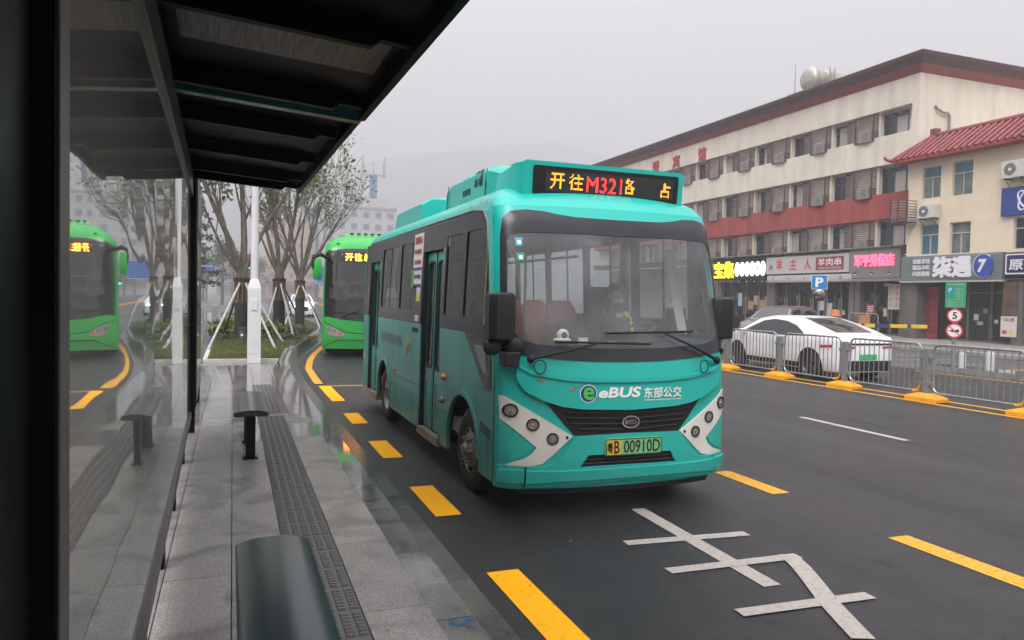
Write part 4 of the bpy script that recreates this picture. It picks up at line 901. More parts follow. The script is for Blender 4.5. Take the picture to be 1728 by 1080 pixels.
J = {'hip': (0, .10, 1.12, .15), 'w': (0, .12, 1.30, .135), 'ch': (0, .11, 1.50, .15), 'nk0': (0, .09, 1.64, .065), 'nk': (0, .07, 1.70, .05), 'jw': (0, .045, 1.76, .062), 'hd': (0, .05, 1.83, .080), 'tp': (0, .06, 1.91, .055)}
E_ = [('hip', 'w'), ('w', 'ch'), ('ch', 'nk0'), ('nk0', 'nk'), ('nk', 'jw'), ('jw', 'hd'), ('hd', 'tp')]
JJ = {k: J[k] for k in ('hip', 'w', 'ch')}; JE = [('hip', 'w'), ('w', 'ch')]
for s, k in ((-1, 'l'), (1, 'r')):
    J[k+'sh'] = (s*.175, .10, 1.585, .06); J[k+'el'] = (s*.27, -.08, 1.38, .045); J[k+'wr'] = (s*.20, -.335, 1.475, .028)
    E_ += [('ch', k+'sh'), (k+'sh', k+'el'), (k+'el', k+'wr')]; hand(J, E_, k, J[k+'wr'][:3], (-s*.1, -1, .35), (s, 0, 0))
    J[k+'hp'] = (s*.10, .02, 1.06, .09); J[k+'kn'] = (s*.16, -.38, 1.05, .065); J[k+'an'] = (s*.15, -.52, .72, .045); J[k+'to'] = (s*.15, -.66, .68, .04)
    E_ += [('hip', k+'hp'), (k+'hp', k+'kn'), (k+'kn', k+'an'), (k+'an', k+'to')]
    JJ[k+'sh'] = (s*.18, .10, 1.59, .078); JJ[k+'el'] = (s*.275, -.08, 1.38, .060); JJ[k+'wr'] = (s*.205, -.30, 1.463, .042); JE += [('ch', k+'sh'), (k+'sh', k+'el'), (k+'el', k+'wr')]
JJ['hip'] = (0, .10, 1.12, .17); JJ['w'] = (0, .12, 1.30, .16); JJ['ch'] = (0, .11, 1.50, .17); JJ['nk'] = (0, .09, 1.63, .085); JE.append(('ch', 'nk'))
skin_mesh('body', J, E_, m_skin, t); skin_mesh('jacket', JJ, JE, m_jack, t)
for s in (-1, 1): MB().loft([[(s*(.06+.02*q), y-.012, z), (s*(.125+.02*q), y, z), (s*(.125+.02*q), y+.02, z), (s*(.06+.02*q), y+.02, z)] for z, y, q in ((1.28, -.075, .5), (1.40, -.085, .8), (1.50, -.085, 1), (1.60, -.04, .9), (1.67, .04, .6))]).build('vest_stripe', m_vest, t, smooth=True)
MB().add([(-.05, -.06, 1.60), (.05, -.06, 1.60), (0, -.085, 1.44), (-.06, .0, 1.655), (.06, .0, 1.655)], [(0, 2, 1), (0, 1, 4, 3)]).build('shirt_front', m_shirt, t)
head_parts(t, (0, .045, 1.83))

# ---------------------------------------------------------------- green coach behind
GREEN = (.02, .40, .06)
m_green = dirty_paint('green_coach_paint', GREEN, (.10, .16, .09), r=.25, amt=.25)
m_gws = M('dark_coach_windscreen', (.022, .024, .026), .06, var=.7, vs=1.6, coat=.6)
m_clear = M('clear_lamp_cover', (.42, .40, .38), .12, m=.3, var=.3, vs=20)
G = Body([.2, .5, 1.0, 1.1, 2.0, 3.0, 3.15, 3.3, 3.4, 3.46, 3.5], [.06, 0, 0, .01, .12, .32, .38, .52, .72, 1.0, 1.4], [0, 1.1, 3.0, 3.2, 3.35, 3.45, 3.5], [1.25, 1.25, 1.20, 1.14, 1.02, .8, .5], .12, .22)
GB = thing('coach', 'bright green coach with an amber destination sign, waiting behind the teal minibus', 'bus', (3.55, 20.9, 0), R_(-8))
def gp(name, outline, m, off=.003, depth=.02, holes=(), res=.1, parent=None): return MB().patch(outline, G.front, off, depth, holes, res).build(name, m, parent or GB, smooth=True)
MB().patch([(-1, .24), (1, .24), (1, 3.0), (-1, 3.0)], G.frontp, 0, .03, (), .08).build('front_panel', m_green, GB, smooth=True)
rows = []
for z in (3.0, 3.08, 3.15, 3.2, 3.3, 3.38, 3.44, 3.48, 3.5):
    w = G.w(z); r = [G.frontp(-1+2*k/24, z, 0) for k in range(25)]+[(w, 4, z), (w, 10.6, z), (-w, 10.6, z), (-w, 4, z)]; rows.append(r)
mb = MB().loft(rows, caps=False); n0 = len(rows[0]); mb.f.append(tuple(range((len(rows)-1)*n0, len(rows)*n0))); mb.build('roof', m_green, GB, smooth=True)
for sf in (G.left, G.right):
    MB().patch([(.36, .3), (.36, 1.25), (10.6, 1.25), (10.6, .3), (8.6, .3), (8.5, .85), (7.6, .85), (7.5, .3), (2.9, .3), (2.8, .85), (1.9, .85), (1.8, .3)], sf, 0, .03, (), .8).build('side_panel', m_green, GB)
    MB().patch([(.36, 1.25), (.68, 3.0), (10.6, 3.0), (10.6, 1.25)], sf, 0, .03, (), .8).build('window_band', m_gws, GB)
MB().box(-1.2, 1.2, 10.57, 10.6, .3, 3.0).build('rear_panel', m_green, GB)
MB().box(-1.15, 1.15, .6, 10.4, .3, .5).build('underbody', m_rub, GB)
GW = [(-1.19, 1.12), (-1.10, 1.135), (-.7, 1.06), (0, 1.0), (.7, 1.06), (1.10, 1.135), (1.19, 1.12), (1.185, 1.8), (1.16, 2.9), (1.10, 3.02), (.6, 3.06), (0, 3.07), (-.6, 3.06), (-1.10, 3.02), (-1.16, 2.9), (-1.185, 1.8)]
w_ = gp('windscreen', GW, m_gws, .008, .02)
gp('screen_reflection_band', [(-1.06, 1.95), (-1.05, 1.66), (1.05, 1.66), (1.06, 1.95)], M('coach_reflection_grey', (.07, .072, .072), .2, var=.5, vs=4), .010, 0, (), .1, w_)  # grey band paints a reflection onto the windscreen
gp('interior_screen_frame', [(-.55, 2.1), (-.15, 2.1), (-.15, 1.75), (-.55, 1.75)], M('coach_seat_grey', (.10, .105, .105), .3, var=.5, vs=5), .012, 0, [[(-.53, 2.08), (-.17, 2.08), (-.17, 1.78), (-.53, 1.78)]], .1, w_)
for k_, (p0, p1, b0, b1) in enumerate((((-.75, 1.12), (-.30, 1.30), (-.95, 1.26), (.10, 1.22)), ((.75, 1.12), (.30, 1.34), (-.05, 1.33), (.95, 1.30)))):
    wp = MB().tube([G.front(*p0, .05), G.front(*p1, .07)], .02, 6).build('wiper', m_rub, GB); MB().tube([G.front(b0[0]+(b1[0]-b0[0])*k/8, b0[1]+(b1[1]-b0[1])*k/8, .04) for k in range(9)], .014, 6).build('wiper_blade', m_rub, wp)
for x_, z_ in ((-.75, 1.85), (.55, 1.9)): gp('seat_silhouette', rrect(x_-.2, x_+.2, z_-.25, z_+.28, .1), M('dim_coach_seat', (.075, .07, .066), .3, var=.5, vs=5), .0125, 0, (), .1, w_)
gp('sticker', rrect(-1.0, -.70, 2.86, 2.93, .01), M('pale_screen_sticker', (.25, .35, .25), .5, var=.6, vs=14), .011, 0, (), None, w_)
gp('bonnet_seam', [(-1.2, 1.0), (-.6, .72), (0, .66), (.6, .72), (1.2, 1.0), (1.2, .985), (.6, .70), (0, .64), (-.6, .70), (-1.2, .985)], m_rub, .006, 0, (), .1)
gp('bumper_seam', [(-1.2, .30), (-.8, .50), (.8, .50), (1.2, .30), (1.2, .285), (.8, .48), (-.8, .48), (-1.2, .285)], m_rub, .006, 0, (), .1)
for k in (-1, 1):
    q = [(k*1.16, .90), (k*.95, .86), (k*.66, .68), (k*.62, .62), (k*.80, .58), (k*1.06, .62)]; q = q if k > 0 else q
    hp = gp('headlight', q, m_clear, .012, .02, (), .08)
    for cx, cz_, m in ((1.05, .79, m_lens), (.90, .74, m_lens), (.75, .67, M('red_lamp_lens', (.45, .12, .10), .2))): gp('lamp', ell(k*cx, cz_, .055, .05, 12), m, .018, .01, (), None, hp)
    mt_ = MB().tube([G.front(k*1.12, 2.78, .0), (k*1.30, -.02, 2.86), (k*1.46, -.08, 2.80), (k*1.50, -.10, 2.62), (k*1.47, -.10, 2.45)], [.05, .06, .065, .06, .05], 8).build('mirror_arm', m_blackp, GB, smooth=True)
    MB().loft([[(k*1.38+dx*s_, -.08+dy*s_, z) for dx, dy in ((-.13, -.05), (0, -.11), (.13, -.05), (.12, .06), (-.12, .06))] for z, s_ in ((2.16, .6), (2.2, .9), (2.45, 1), (2.68, .9), (2.74, .6))]).build('mirror_housing', m_green, mt_, smooth=True)
GS = lambda x, z, o: G.front(x, z, o)
for k, ch in enumerate('开往总站'): mb = MB(); led(mb, ch, GS, -.62+.25*k, 2.72, .20, 15, .02, bold=.01, w=.20, fill=.92); mb.build('amber_character', m_amber, GB)
gp('sign_panel', rrect(-.80, .80, 2.68, 2.96, .01), m_blackp, .010, 0, (), .1)
mb = MB().loft([[(-.75, y, 3.4), (.75, y, 3.4), (.65, y, z), (-.65, y, z)] for y, z in ((1.2, 3.45), (1.6, 3.58), (4, 3.6))]); mb.build('roof_pod', m_green, GB, bevel=.03)
for k in range(6): MB().box(-.5+.2*k, -.4+.2*k, 1.50, 1.62, 3.52, 3.60).build('pod_vent', m_rub, GB)
MB().sph(G.front(-.83, 3.2, .0), .05, .03, .025).build('marker_lamp', m_rub, GB)
for k in (-1, 1):
    for yy in (2.35, 8.05):
        wt = MB().lathe([(.30, -.14), (.47, -.13), (.5, -.08), (.5, .08), (.47, .13), (.30, .14)], axis='x', n=28).build('wheel', m_tyre, GB, smooth=True, loc=(k*1.08, yy, .5)); MB().lathe([(.0001, .1*k), (.2, .12*k), (.30, .135*k)], axis='x').build('rim', m_rim, wt, smooth=True)
MB().text('BYD', G.front, .12, 1.16, .07, .014, .02).build('lettering', m_white, GB)
MB().patch(ell(.02, 1.195, .05, .05), G.front, .014).build('emblem', m_clear, GB)

# ---------------------------------------------------------------- cars
m_cglass = M('dark_car_glass', (.020, .022, .026), .06, var=.3, vs=2, coat=.5)
def car(name, label, loc, rz, paint, Zt, Wd, belt, win, rearw, frontw, L, lights, wheels=(.85, 3.75), group=None, plate=None, roofm=None):
    t = thing(name, label, 'car', loc, rz, group)
    zt = lambda y: interp(y, *Zt); W_ = lambda y: interp(y, *Wd)
    def hw(y, z):
        w = W_(y)
        if z < .55: w *= 1-.08*((.55-z)/.35)**2
        if z > belt: w *= 1-.27*((z-belt)/.5)
        return max(.05, w)
    inv = lambda w: interp(w, [Wd[1][0], Wd[1][1], Wd[1][2], Wd[1][3]], [Wd[0][0], Wd[0][1], Wd[0][2], Wd[0][3]]) if w > Wd[1][0] else 0.
    secs = []
    for y in sorted(set([.02, .05, .08, .12, .18, .25]+list(np.linspace(0, L, 44)))):
        top = zt(y); zs = [.22+(top-.05-.22)*k/11 for k in range(12)]
        pr = [(hw(y, z), z) for z in zs]; wt = hw(y, top-.05); pr += [(wt*.97, top-.02), (wt*.85, top), (wt*.4, top+.008)]
        secs.append([(x, y, z) for x, z in pr]+[(-x, y, z) for x, z in pr[::-1]])
    MB().loft(secs).build('body', paint, t, smooth=True)
    for s in (-1, 1):
        sf = lambda a, b, o, s=s: (s*(hw(a, b)+o), a, b)
        if win: MB().patch(win, sf, .006, .008, (), .2).build('side_window', m_cglass, t, smooth=True)
        MB().patch([(.5, .24), (L-.5, .24), (L-.5, .36), (.5, .36)], sf, .004, .006, (), .3).build('sill_trim', m_rub, t)
        if win: MB().patch([(L*.5-.6, .70), (L*.5-.35, .70), (L*.5-.35, .73), (L*.5-.6, .73)], sf, .012, .012, (), None).build('door_handle', paint, t)
        for yw in (L*.5-.15, L*.5+.95): MB().patch(q4(yw, yw+.012, .40, belt-.02), sf, .003, 0, (), .1).build('door_seam', m_rub, t)
        MB().obox((s*(hw(L*.72, belt)+.09), L*.72, belt+.05), (.09, 0, 0), (0, .06, 0), (0, 0, .055)).build('door_mirror', paint, t, bevel=.03)
        for yw in wheels:
            MB().patch(ell(yw, .34, .40, .40, 26), sf, .003, .0, (), .15).build('wheel_well', m_rub, t)
            wb = MB().lathe([(.22, -.10), (.31, -.10), (.335, -.07), (.335, .07), (.31, .10), (.22, .10)], axis='x', n=26).build('wheel', m_tyre, t, smooth=True, loc=(s*(hw(yw, .4)-.085), yw, .335))
            mb = MB().lathe([(.0001, .07*s), (.05, .085*s), (.06, .07*s), (.21, .06*s), (.235, .095*s)], axis='x', n=26)
            for k in range(5): a = R_(72*k); mb.obox((.082*s, .13*math.cos(a), .13*math.sin(a)), (.012, 0, 0), (0, .09*math.cos(a), .09*math.sin(a)), (0, -.022*math.sin(a), .022*math.cos(a)))
            MBr = mb.build('rim', M('dark_alloy', (.09, .09, .095), .35, m=.6), wb)
    tf = lambda a, b, o: (a, b, zt(b)+.008+o-.012*abs(a))
    if rearw: MB().patch(rearw, tf, .008, .008, (), .15).build('rear_window', m_cglass, t, smooth=True)
    if frontw: MB().patch(frontw, tf, .008, .008, (), .15).build('windscreen', m_cglass, t, smooth=True)
    if roofm: MB().patch(roofm, tf, .007, .006, (), .15).build('roof_panel', m_cglass, t, smooth=True)
    for nm, m, poly, end in lights:
        sf = (lambda a, b, o: (a, inv(abs(a)/max(.5, hw(.4, b)/W_(.4)))-o, b)) if end == 'r' else ((lambda a, b, o: (a, L+o, b)) if end == 'f' else (lambda a, b, o: ((hw(a, b)+o) if end == 'R' else -(hw(a, b)+o), a, b)))
        MB().patch(poly, sf, .012, .016, (), .05).build(nm, m, t)
    return t
m_wcar = M('white_car_paint', (.74, .74, .78), .22, coat=.6, var=.04, vs=2)
m_tail = M('red_tail_lamp', (.42, .03, .04), .15, coat=.5); m_gplate = M('green_car_plate', (.04, .42, .13), .4)
fast = ([0, .04, .10, .35, .9, 1.5, 2.0, 2.5, 3.0, 3.6, 4.3, 4.6, 4.75], [.84, .96, 1.02, 1.07, 1.24, 1.40, 1.46, 1.46, 1.38, 1.08, .90, .78, .55])
wid = ([0, .06, .16, .42, .8, 1.2, 2.4, 3.8, 4.4, 4.75], [.60, .74, .84, .92, .945, .95, .94, .93, .84, .62])
wc = car('parked_car', 'white fastback saloon car with a green number plate, behind the railings across the road', (13.72, 13.05, 0), R_(-3), m_wcar, fast, wid, .96,
    [(1.02, 1.0), (1.18, 1.10), (1.5, 1.24), (1.9, 1.33), (2.4, 1.36), (2.8, 1.31), (3.2, 1.15), (3.5, 1.01), (2.3, .975)], [(-.52, .45), (.52, .45), (.55, 1.0), (.50, 1.55), (-.50, 1.55), (-.55, 1.0)], [(-.55, 2.95), (.55, 2.95), (.66, 3.55), (-.66, 3.55)], 4.75,
    [('tail_light', m_tail, [(-.74, .83), (-.40, .81), (-.40, .76), (-.74, .78)], 'r'), ('tail_light', m_tail, [(.74, .83), (.40, .81), (.40, .76), (.74, .78)], 'r'), ('tail_light', m_tail, [(.20, .84), (.50, .82), (.50, .76), (.20, .78)], 'L'), ('tail_light', m_tail, [(.20, .84), (.50, .82), (.50, .76), (.20, .78)], 'R'),
     ('boot_trim', m_rub, [(-.72, .885), (.72, .885), (.70, .845), (-.70, .845)], 'r'), ('rear_diffuser', m_rub, [(-.70, .48), (.70, .48), (.66, .24), (-.66, .24)], 'r'), ('number_plate', m_gplate, rrect(-.24, .24, .50, .63, .02), 'r')])
m_scar = M('grey_suv_paint', (.16, .155, .15), .25, m=.4, coat=.5, var=.1); 
suvz = ([0, .1, .4, .8, 1.4, 2.4, 2.9, 3.5, 3.65, 4.3, 4.6], [.9, 1.1, 1.35, 1.56, 1.64, 1.62, 1.52, 1.12, 1.05, .98, .70]); suvw = ([0, .1, .3, .6, 1, 3.6, 4.3, 4.6], [.74, .82, .88, .91, .92, .92, .84, .66])
m_hl = M('car_headlamp', (.55, .55, .55), .15, m=.4, var=.3, vs=20)
car('parked_car', 'dark grey SUV nosed towards the road, half hidden behind the white car', (23.6, 25.9, 0), R_(113.7), m_scar, suvz, suvw, 1.0,
    [(.55, 1.08), (.8, 1.38), (1.5, 1.50), (2.5, 1.48), (2.9, 1.40), (3.35, 1.10), (2, 1.06)], None, [(-.58, 2.92), (.58, 2.92), (.70, 3.5), (-.70, 3.5)], 4.6,
    [('headlight', m_hl, [(-.62, .80), (-.34, .76), (-.34, .70), (-.62, .70)], 'f'), ('headlight', m_hl, [(.62, .80), (.34, .76), (.34, .70), (.62, .70)], 'f'), ('grille', m_rub, [(-.32, .78), (.32, .78), (.28, .5), (-.28, .5)], 'f')], (.8, 3.7))
m_bcar = M('black_car_paint', (.014, .014, .016), .2, coat=.6)
car('parked_car', 'black car at the left of the car park, mostly hidden by the minibus mirror', (22.6, 30.2, 0), R_(113), m_bcar, suvz, suvw, 1.0,
    [(.55, 1.08), (.8, 1.38), (1.5, 1.50), (2.5, 1.48), (2.9, 1.40), (3.35, 1.10), (2, 1.06)], None, [(-.58, 2.92), (.58, 2.92), (.70, 3.5), (-.70, 3.5)], 4.6,
    [('headlight', m_hl, [(-.62, .80), (-.34, .76), (-.34, .70), (-.62, .70)], 'f'), ('headlight', m_hl, [(.62, .80), (.34, .76), (.34, .70), (.62, .70)], 'f'), ('grille', m_rub, [(-.32, .78), (.32, .78), (.28, .5), (-.28, .5)], 'f')], (.8, 3.7))
m_beam = EM('lit_car_headlamp', (1, .93, .80), 9)
lit = lambda m: [('headlight', m, [(-.62, .80), (-.40, .78), (-.40, .70), (-.62, .70)], 'f'), ('headlight', m, [(.62, .80), (.40, .78), (.40, .70), (.62, .70)], 'f'), ('grille', m_rub, [(-.36, .76), (.36, .76), (.34, .45), (-.34, .45)], 'f')]
fw = [(-.58, 2.92), (.58, 2.92), (.70, 3.5), (-.70, 3.5)]
car('approaching_car', 'white car with lit headlamps coming up the road beyond the lawn trees', (4.75, 60, 0), R_(180), m_wcar, suvz, suvw, 1.0, [(.55, 1.08), (.8, 1.38), (1.5, 1.50), (2.5, 1.48), (2.9, 1.40), (3.35, 1.10), (2, 1.06)], None, fw, 4.6, lit(m_beam), (.8, 3.7))
car('approaching_car', 'small silver car with lit headlamps far up the road behind the white one', (7.0, 84, 0), R_(180), M('silver_car_paint', (.5, .5, .52), .3, m=.4), suvz, suvw, 1.0, [(.55, 1.08), (.8, 1.38), (1.5, 1.50), (2.5, 1.48), (2.9, 1.40), (3.35, 1.10), (2, 1.06)], None, fw, 4.6, lit(m_beam), (.8, 3.7))
car('approaching_car', 'dark red car in the far lane of the road behind the trees', (9.9, 118, 0), R_(180), M('dark_red_car_paint', (.25, .02, .02), .3, coat=.5), suvz, suvw, 1.0, [(.55, 1.08), (.8, 1.38), (1.5, 1.50), (2.5, 1.48), (2.9, 1.40), (3.35, 1.10), (2, 1.06)], None, fw, 4.6, lit(m_hl), (.8, 3.7))

# ---------------------------------------------------------------- railings in the middle of the road
m_galv = M('galvanised_tube', (.42, .42, .43), .35, m=.75, var=.25, vs=8); m_ybase = M('orange_yellow_rubber_base', (.80, .36, .012), .5, var=.2, vs=8)
m_gpost = M('grey_rail_post', (.26, .265, .27), .5, m=.3, var=.2, vs=8)
def rail_panel():
    t = thing('safety_railing', 'galvanised railing panel', 'railing', (12.15, 8.2, 0), 0, 'railing panels down the middle of the road')
    r = rrect(.13, 1.84, .17, 1.07, .13, 6)
    MB().tube([(0, a, b) for a, b in r+r[:2]], .021, 8, False).build('frame', m_galv, t, smooth=True)
    mb = MB()
    for k in range(13): yy = .13+1.71*(k+1)/14; mb.tube([(0, yy, .18), (0, yy, 1.06)], .0105, 6)
    mb.build('bars', m_galv, t, smooth=True)
    MB().tube([(0, a, b) for a, b in [(.30, .17), (.26, .17), (.19, .19), (.15, .24), (.13, .29)]], .0245, 8).build('reflective_sleeve', m_ybase, t)
    return t
def rail_post():
    t = thing('railing_stanchion', 'grey post on an orange rubber base', 'railing post', (12.15, 8.2, 0), 0, 'railing posts down the middle of the road')
    MB().box(-.05, .05, -.05, .05, .10, .99).build('post', m_gpost, t, bevel=.006)
    mb = MB()
    for z in (.33, .82): mb.box(-.035, .035, -.15, .15, z-.035, z+.035)
    mb.build('clamp', m_gpost, t, bevel=.006)
    mb = MB().loft([[(-.17*k, -.34*k2, z), (.17*k, -.34*k2, z), (.17*k, .34*k2, z), (-.17*k, .34*k2, z)] for z, k, k2 in ((0.002, 1, 1), (.07, 1, 1), (.09, .93, .95), (.155, .45, .35))])
    mb.build('base', m_ybase, t, bevel=.012); return t
rp, rq = rail_panel(), rail_post()
ORD = ['nearest the right edge of the photo', 'second from the right edge of the photo', 'third from the right, in front of the green plate of the white car', 'fourth from the right, across the rear wheel of the white car', 'fifth from the right, beside the black mirror of the minibus']
ys_r = [6.22, 8.2, 10.18, 12.16, 14.15, 16.14]
first = True
for i, y in enumerate(ys_r):
    far = 'galvanised railing panel ' + (['just outside the right edge of the photo', 'cut by the right edge of the photo', 'right of the green number plate of the white car', 'in front of the boot of the white car', 'in front of the doors of the white car', 'hidden behind the minibus'][i])
    farp = 'grey post on an orange base ' + (['just outside the right edge of the photo', 'at the right edge of the photo', 'right of the white car, by the no horn sign', 'in front of the white car boot', 'in front of the white car rear door', 'beside the minibus mirror'][i])
    if first: rp.location.y = y; rq.location.y = y; rp['label'] = far; rq['label'] = farp; first = False
    else: dup(rp, (12.15, y, 0), label=far); dup(rq, (12.15, y, 0), label=farp)
for k in range(24):
    dup(rp, (12.15, 84+1.98*k, 0), label='far galvanised railing panel beyond the green coach, part of the distant line'); dup(rq, (12.15, 84+1.98*k, 0), label='far railing post beyond the green coach, part of the distant line')

# ---------------------------------------------------------------- signs and small street furniture across the road
def sign_root(name, label, cat, x, y, rz=-51): return thing(name, label, cat, (x, y, 0), R_(rz))
FC = facing(0)
m_sgreen = M('green_sign_board', (.03, .30, .14), .45, var=.1, vs=4); m_sblue = M('blue_sign_board', (.01, .20, .50), .4); m_swhite = M('white_sign_face', (.74, .72, .72), .45); m_sred = M('red_sign_ring', (.60, .05, .06), .45)
t = sign_root('sign_post', 'grey post carrying the green tariff board, round 5 limit and no horn sign', 'sign post', 18.25, 14.5)
MB().tube([(0, .06, .14), (0, .06, 2.4)], .055, 10).build('post', m_gpost, t, smooth=True)
b = MB().patch(rrect(-.24, .24, 1.74, 2.42, .02), FC, 0, .03).build('tariff_board', m_sgreen, t)
mb = MB().patch(rrect(-.20, -.06, 2.13, 2.30, .015), FC, .004); mb.build('board_parking_square', m_sblue, b)
mb = MB().text('P', FC, -.165, 2.155, .12, .007, .02); mb.text('停车场收费标准', FC, -.19, 2.35, .035, .004, .01, w=.38)
for k in range(6): mb.text('小型车 5元', FC, -.02, 2.24-.055*k, .028, .004, .008, w=.2)
for k in range(4): mb.text('收费时间 0:00-24:00', FC, -.19, 1.92-.05*k, .022, .004, .006, w=.38)
mb.build('board_lettering', M('pale_green_lettering', (.45, .65, .50), .5), b)
def disc(nm, z, r):
    d_ = MB().patch(ell(0, z, r, r, 32), FC, .012, .025).build(nm, m_sred, t, smooth=False); MB().patch(ell(0, z, r*.80, r*.80, 32), FC, .016).build('sign_face', m_swhite, d_); return d_
d5 = disc('speed_limit_disc', 1.525, .185); MB().text('5', FC, -.055, 1.43, .19, .020, .025, w=.11).build('numeral', m_ink, d5)
dh = disc('no_horn_disc', 1.115, .20)
mb = MB(); mb.patch([(-.11, 1.12), (-.03, 1.14), (.04, 1.135), (.10, 1.17), (.115, 1.07), (.04, 1.09), (-.04, 1.07), (-.07, 1.085)], FC, .020, 0, [[(-.02, 1.12), (.03, 1.115), (.03, 1.10), (-.03, 1.09)]]); mb.patch(strip([(-.11, 1.13), (-.12, 1.10)], .03), FC, .021); mb.build('horn_symbol', m_ink, dh)
MB().patch(strip([(-.12, 1.235), (.12, .995)], .028), FC, .023).build('red_bar', m_sred, dh)
t = sign_root('parking_sign', 'square blue P parking sign on a pole with a round convex mirror below it', 'sign', 17.8, 19.0, -45)
MB().tube([(0, .05, 0), (0, .05, 2.7)], .035, 10).build('post', m_gpost, t, smooth=True)
b = MB().patch(rrect(-.24, .24, 2.23, 2.70, .02), FC, 0, .02).build('sign_board', m_swhite, t); b2 = MB().patch(rrect(-.225, .225, 2.245, 2.685, .02), FC, .004).build('sign_field', m_sblue, b)
MB().text('P', FC, -.12, 2.31, .31, .008, .035, w=.24).build('sign_letter', m_swhite, b2)
mb = MB().sph((0, .02, 2.05), .20, .06, .20, 24, 16); mb.build('convex_mirror', M('reflection_tinted_mirror', (.36, .33, .30), .15, m=1, var=.5, vs=7), t, smooth=True)  # brown tint paints the reflected surroundings into the mirror
m_nav = M('navy_boom_band', (.05, .05, .12), .5)
t = thing('boom_barrier', 'yellow and black striped parking boom lowered in front of the shop steps', 'barrier', (18.0, 18.85, 0), math.atan2(-1.15, 3.0))
MB().box(-.35, 0, -.18, .18, 0, 1.15).build('cabinet', M('orange_cabinet', (.6, .25, .03), .45, var=.2), t, bevel=.03)
MB().box(0, 3.25, -.03, .03, 1.03, 1.15).build('arm', M('yellow_boom_paint', (.75, .48, .03), .45, var=.2, vs=5), t, bevel=.01)
for a, b in ((.4, .52), (1.1, 1.22), (1.55, 2.05), (2.6, 2.72)): MB().box(a, b, -.034, .034, 1.028, 1.152).build('warning_stripe', m_nav, t)
for (x, y, h, r, lb) in ((17.95, 14.0, .55, .09, 'short pale bollard on the kerb island left of the sign post'), (18.45, 13.6, .6, .10, 'short pale bollard on the kerb island right of the sign post')):
    MBt = MB().lathe([(.0001, h+.02), (r*.7, h+.015), (r, h-.03), (r, .15), (r*1.15, .15)], n=16).build('bollard', M('pale_bollard_paint', (.50, .50, .50), .6, var=.2), smooth=True, loc=(x, y, 0)); tag(MBt, lb, 'bollard')

# ---------------------------------------------------------------- hotel
m_cream = M('cream_render', (.74, .67, .57), .8, var=.22, vs=1.6, stretch=(1, 1, .22), bump=.1, bs=60)
m_red = M('dull_red_render', (.38, .088, .082), .85, spec=.15, var=.35, vs=1.8, stretch=(1, 1, .2))
m_eave = M('purple_brown_roof_sheet', (.105, .055, .06), .5, var=.3, vs=3); m_fasc = M('red_eave_board', (.30, .08, .085), .6, var=.2, vs=2)
m_win = M('navy_window_glass', (.020, .030, .048), .08, var=.6, vs=1.5, coat=.4); m_wfr = M('blue_grey_window_frame', (.07, .10, .15), .5)
m_slat = M('wine_brown_louvre', (.30, .235, .225), .6, var=.3, vs=9); m_slat2 = M('dark_louvre_frame', (.06, .048, .048), .6)  # frames and brackets in a darker brown than the slats
m_wood = M('curtain_cloth', (.42, .38, .36), .8, var=.4, vs=4, stretch=(1, 9, .4)); m_acu = M('air_conditioner_white', (.58, .57, .54), .5, var=.15, vs=5); m_acg = M('fan_grille_grey', (.20, .20, .20), .5, var=.4, vs=20)
m_acb = M('dusty_air_conditioner', (.30, .25, .235), .6, var=.35, vs=6)
m_conc = M('stained_concrete', (.30, .29, .27), .8, var=.35, vs=2)
m_grey = M('grey_sign_cladding', (.21, .205, .20), .5, var=.15, vs=2)
HT = thing('hotel', 'four storey cream hotel with red bands, louvred balconies and a wine red roof edge', 'building', (29, 25.2, 0))
def hx(name, m, *b, parent=None, bevel=0.): return MB().box(*b).build(name, m, parent or HT, bevel=bevel)
HY = 32.0
for nm, m, z0, z1 in (('upper_wall_band', m_cream, 11.02, 12.35), ('wall_band', m_cream, 8.42, 9.80), ('red_wall_band', m_red, 5.85, 7.05)): hx(nm, m, 0, .46, 0, HY, z0, z1)
hx('ground_lintel', m_conc, .02, .9, .02, HY, 4.2, 4.50); hx('recess_wall', m_cream, .475, .6, .4, HY, 4.4, 11.2)
hx('gable_wall', m_cream, .001, 16, -.001, .38, 4.45, 12.35); hx('corner_pier', m_cream, -.003, .5, -.004, .33, 4.4, 12.3)
hx('ground_wall', m_conc, 1.6, 16, .05, HY, 0, 4.2)
MB().loft([[(x0, .0-y, z) for x0, y, z in ((-.02, .0, 12.3), (-.30, .30, 12.62), (-.30, .30, 12.66))]+[(16, -.3, 12.66), (16, .0, 12.3)]]*1+[[(x, HY, z) for x, z in ((-.02, 12.3), (-.30, 12.62), (-.30, 12.66), (16, 12.66), (16, 12.3))]]).build('eave_board', m_fasc, HT)
mb = MB()
prof = [(-.30, 12.62), (-.42, 12.70), (-.46, 12.82), (-.60, 12.90), (-.66, 13.06), (-.60, 13.10), (0, 13.15)]
ring0 = [(x, x*1.0, z) for x, z in prof]       # mitred at the corner
mb.loft([[(x, HY, z) for x, z in prof], [(x, x, z) for x, z in prof], [(16, x, z) for x, z in prof]], closed=False, caps=False); mb.box(-.1, 16, -.1, HY, 13.0, 13.12); mb.build('roof', m_eave, HT)
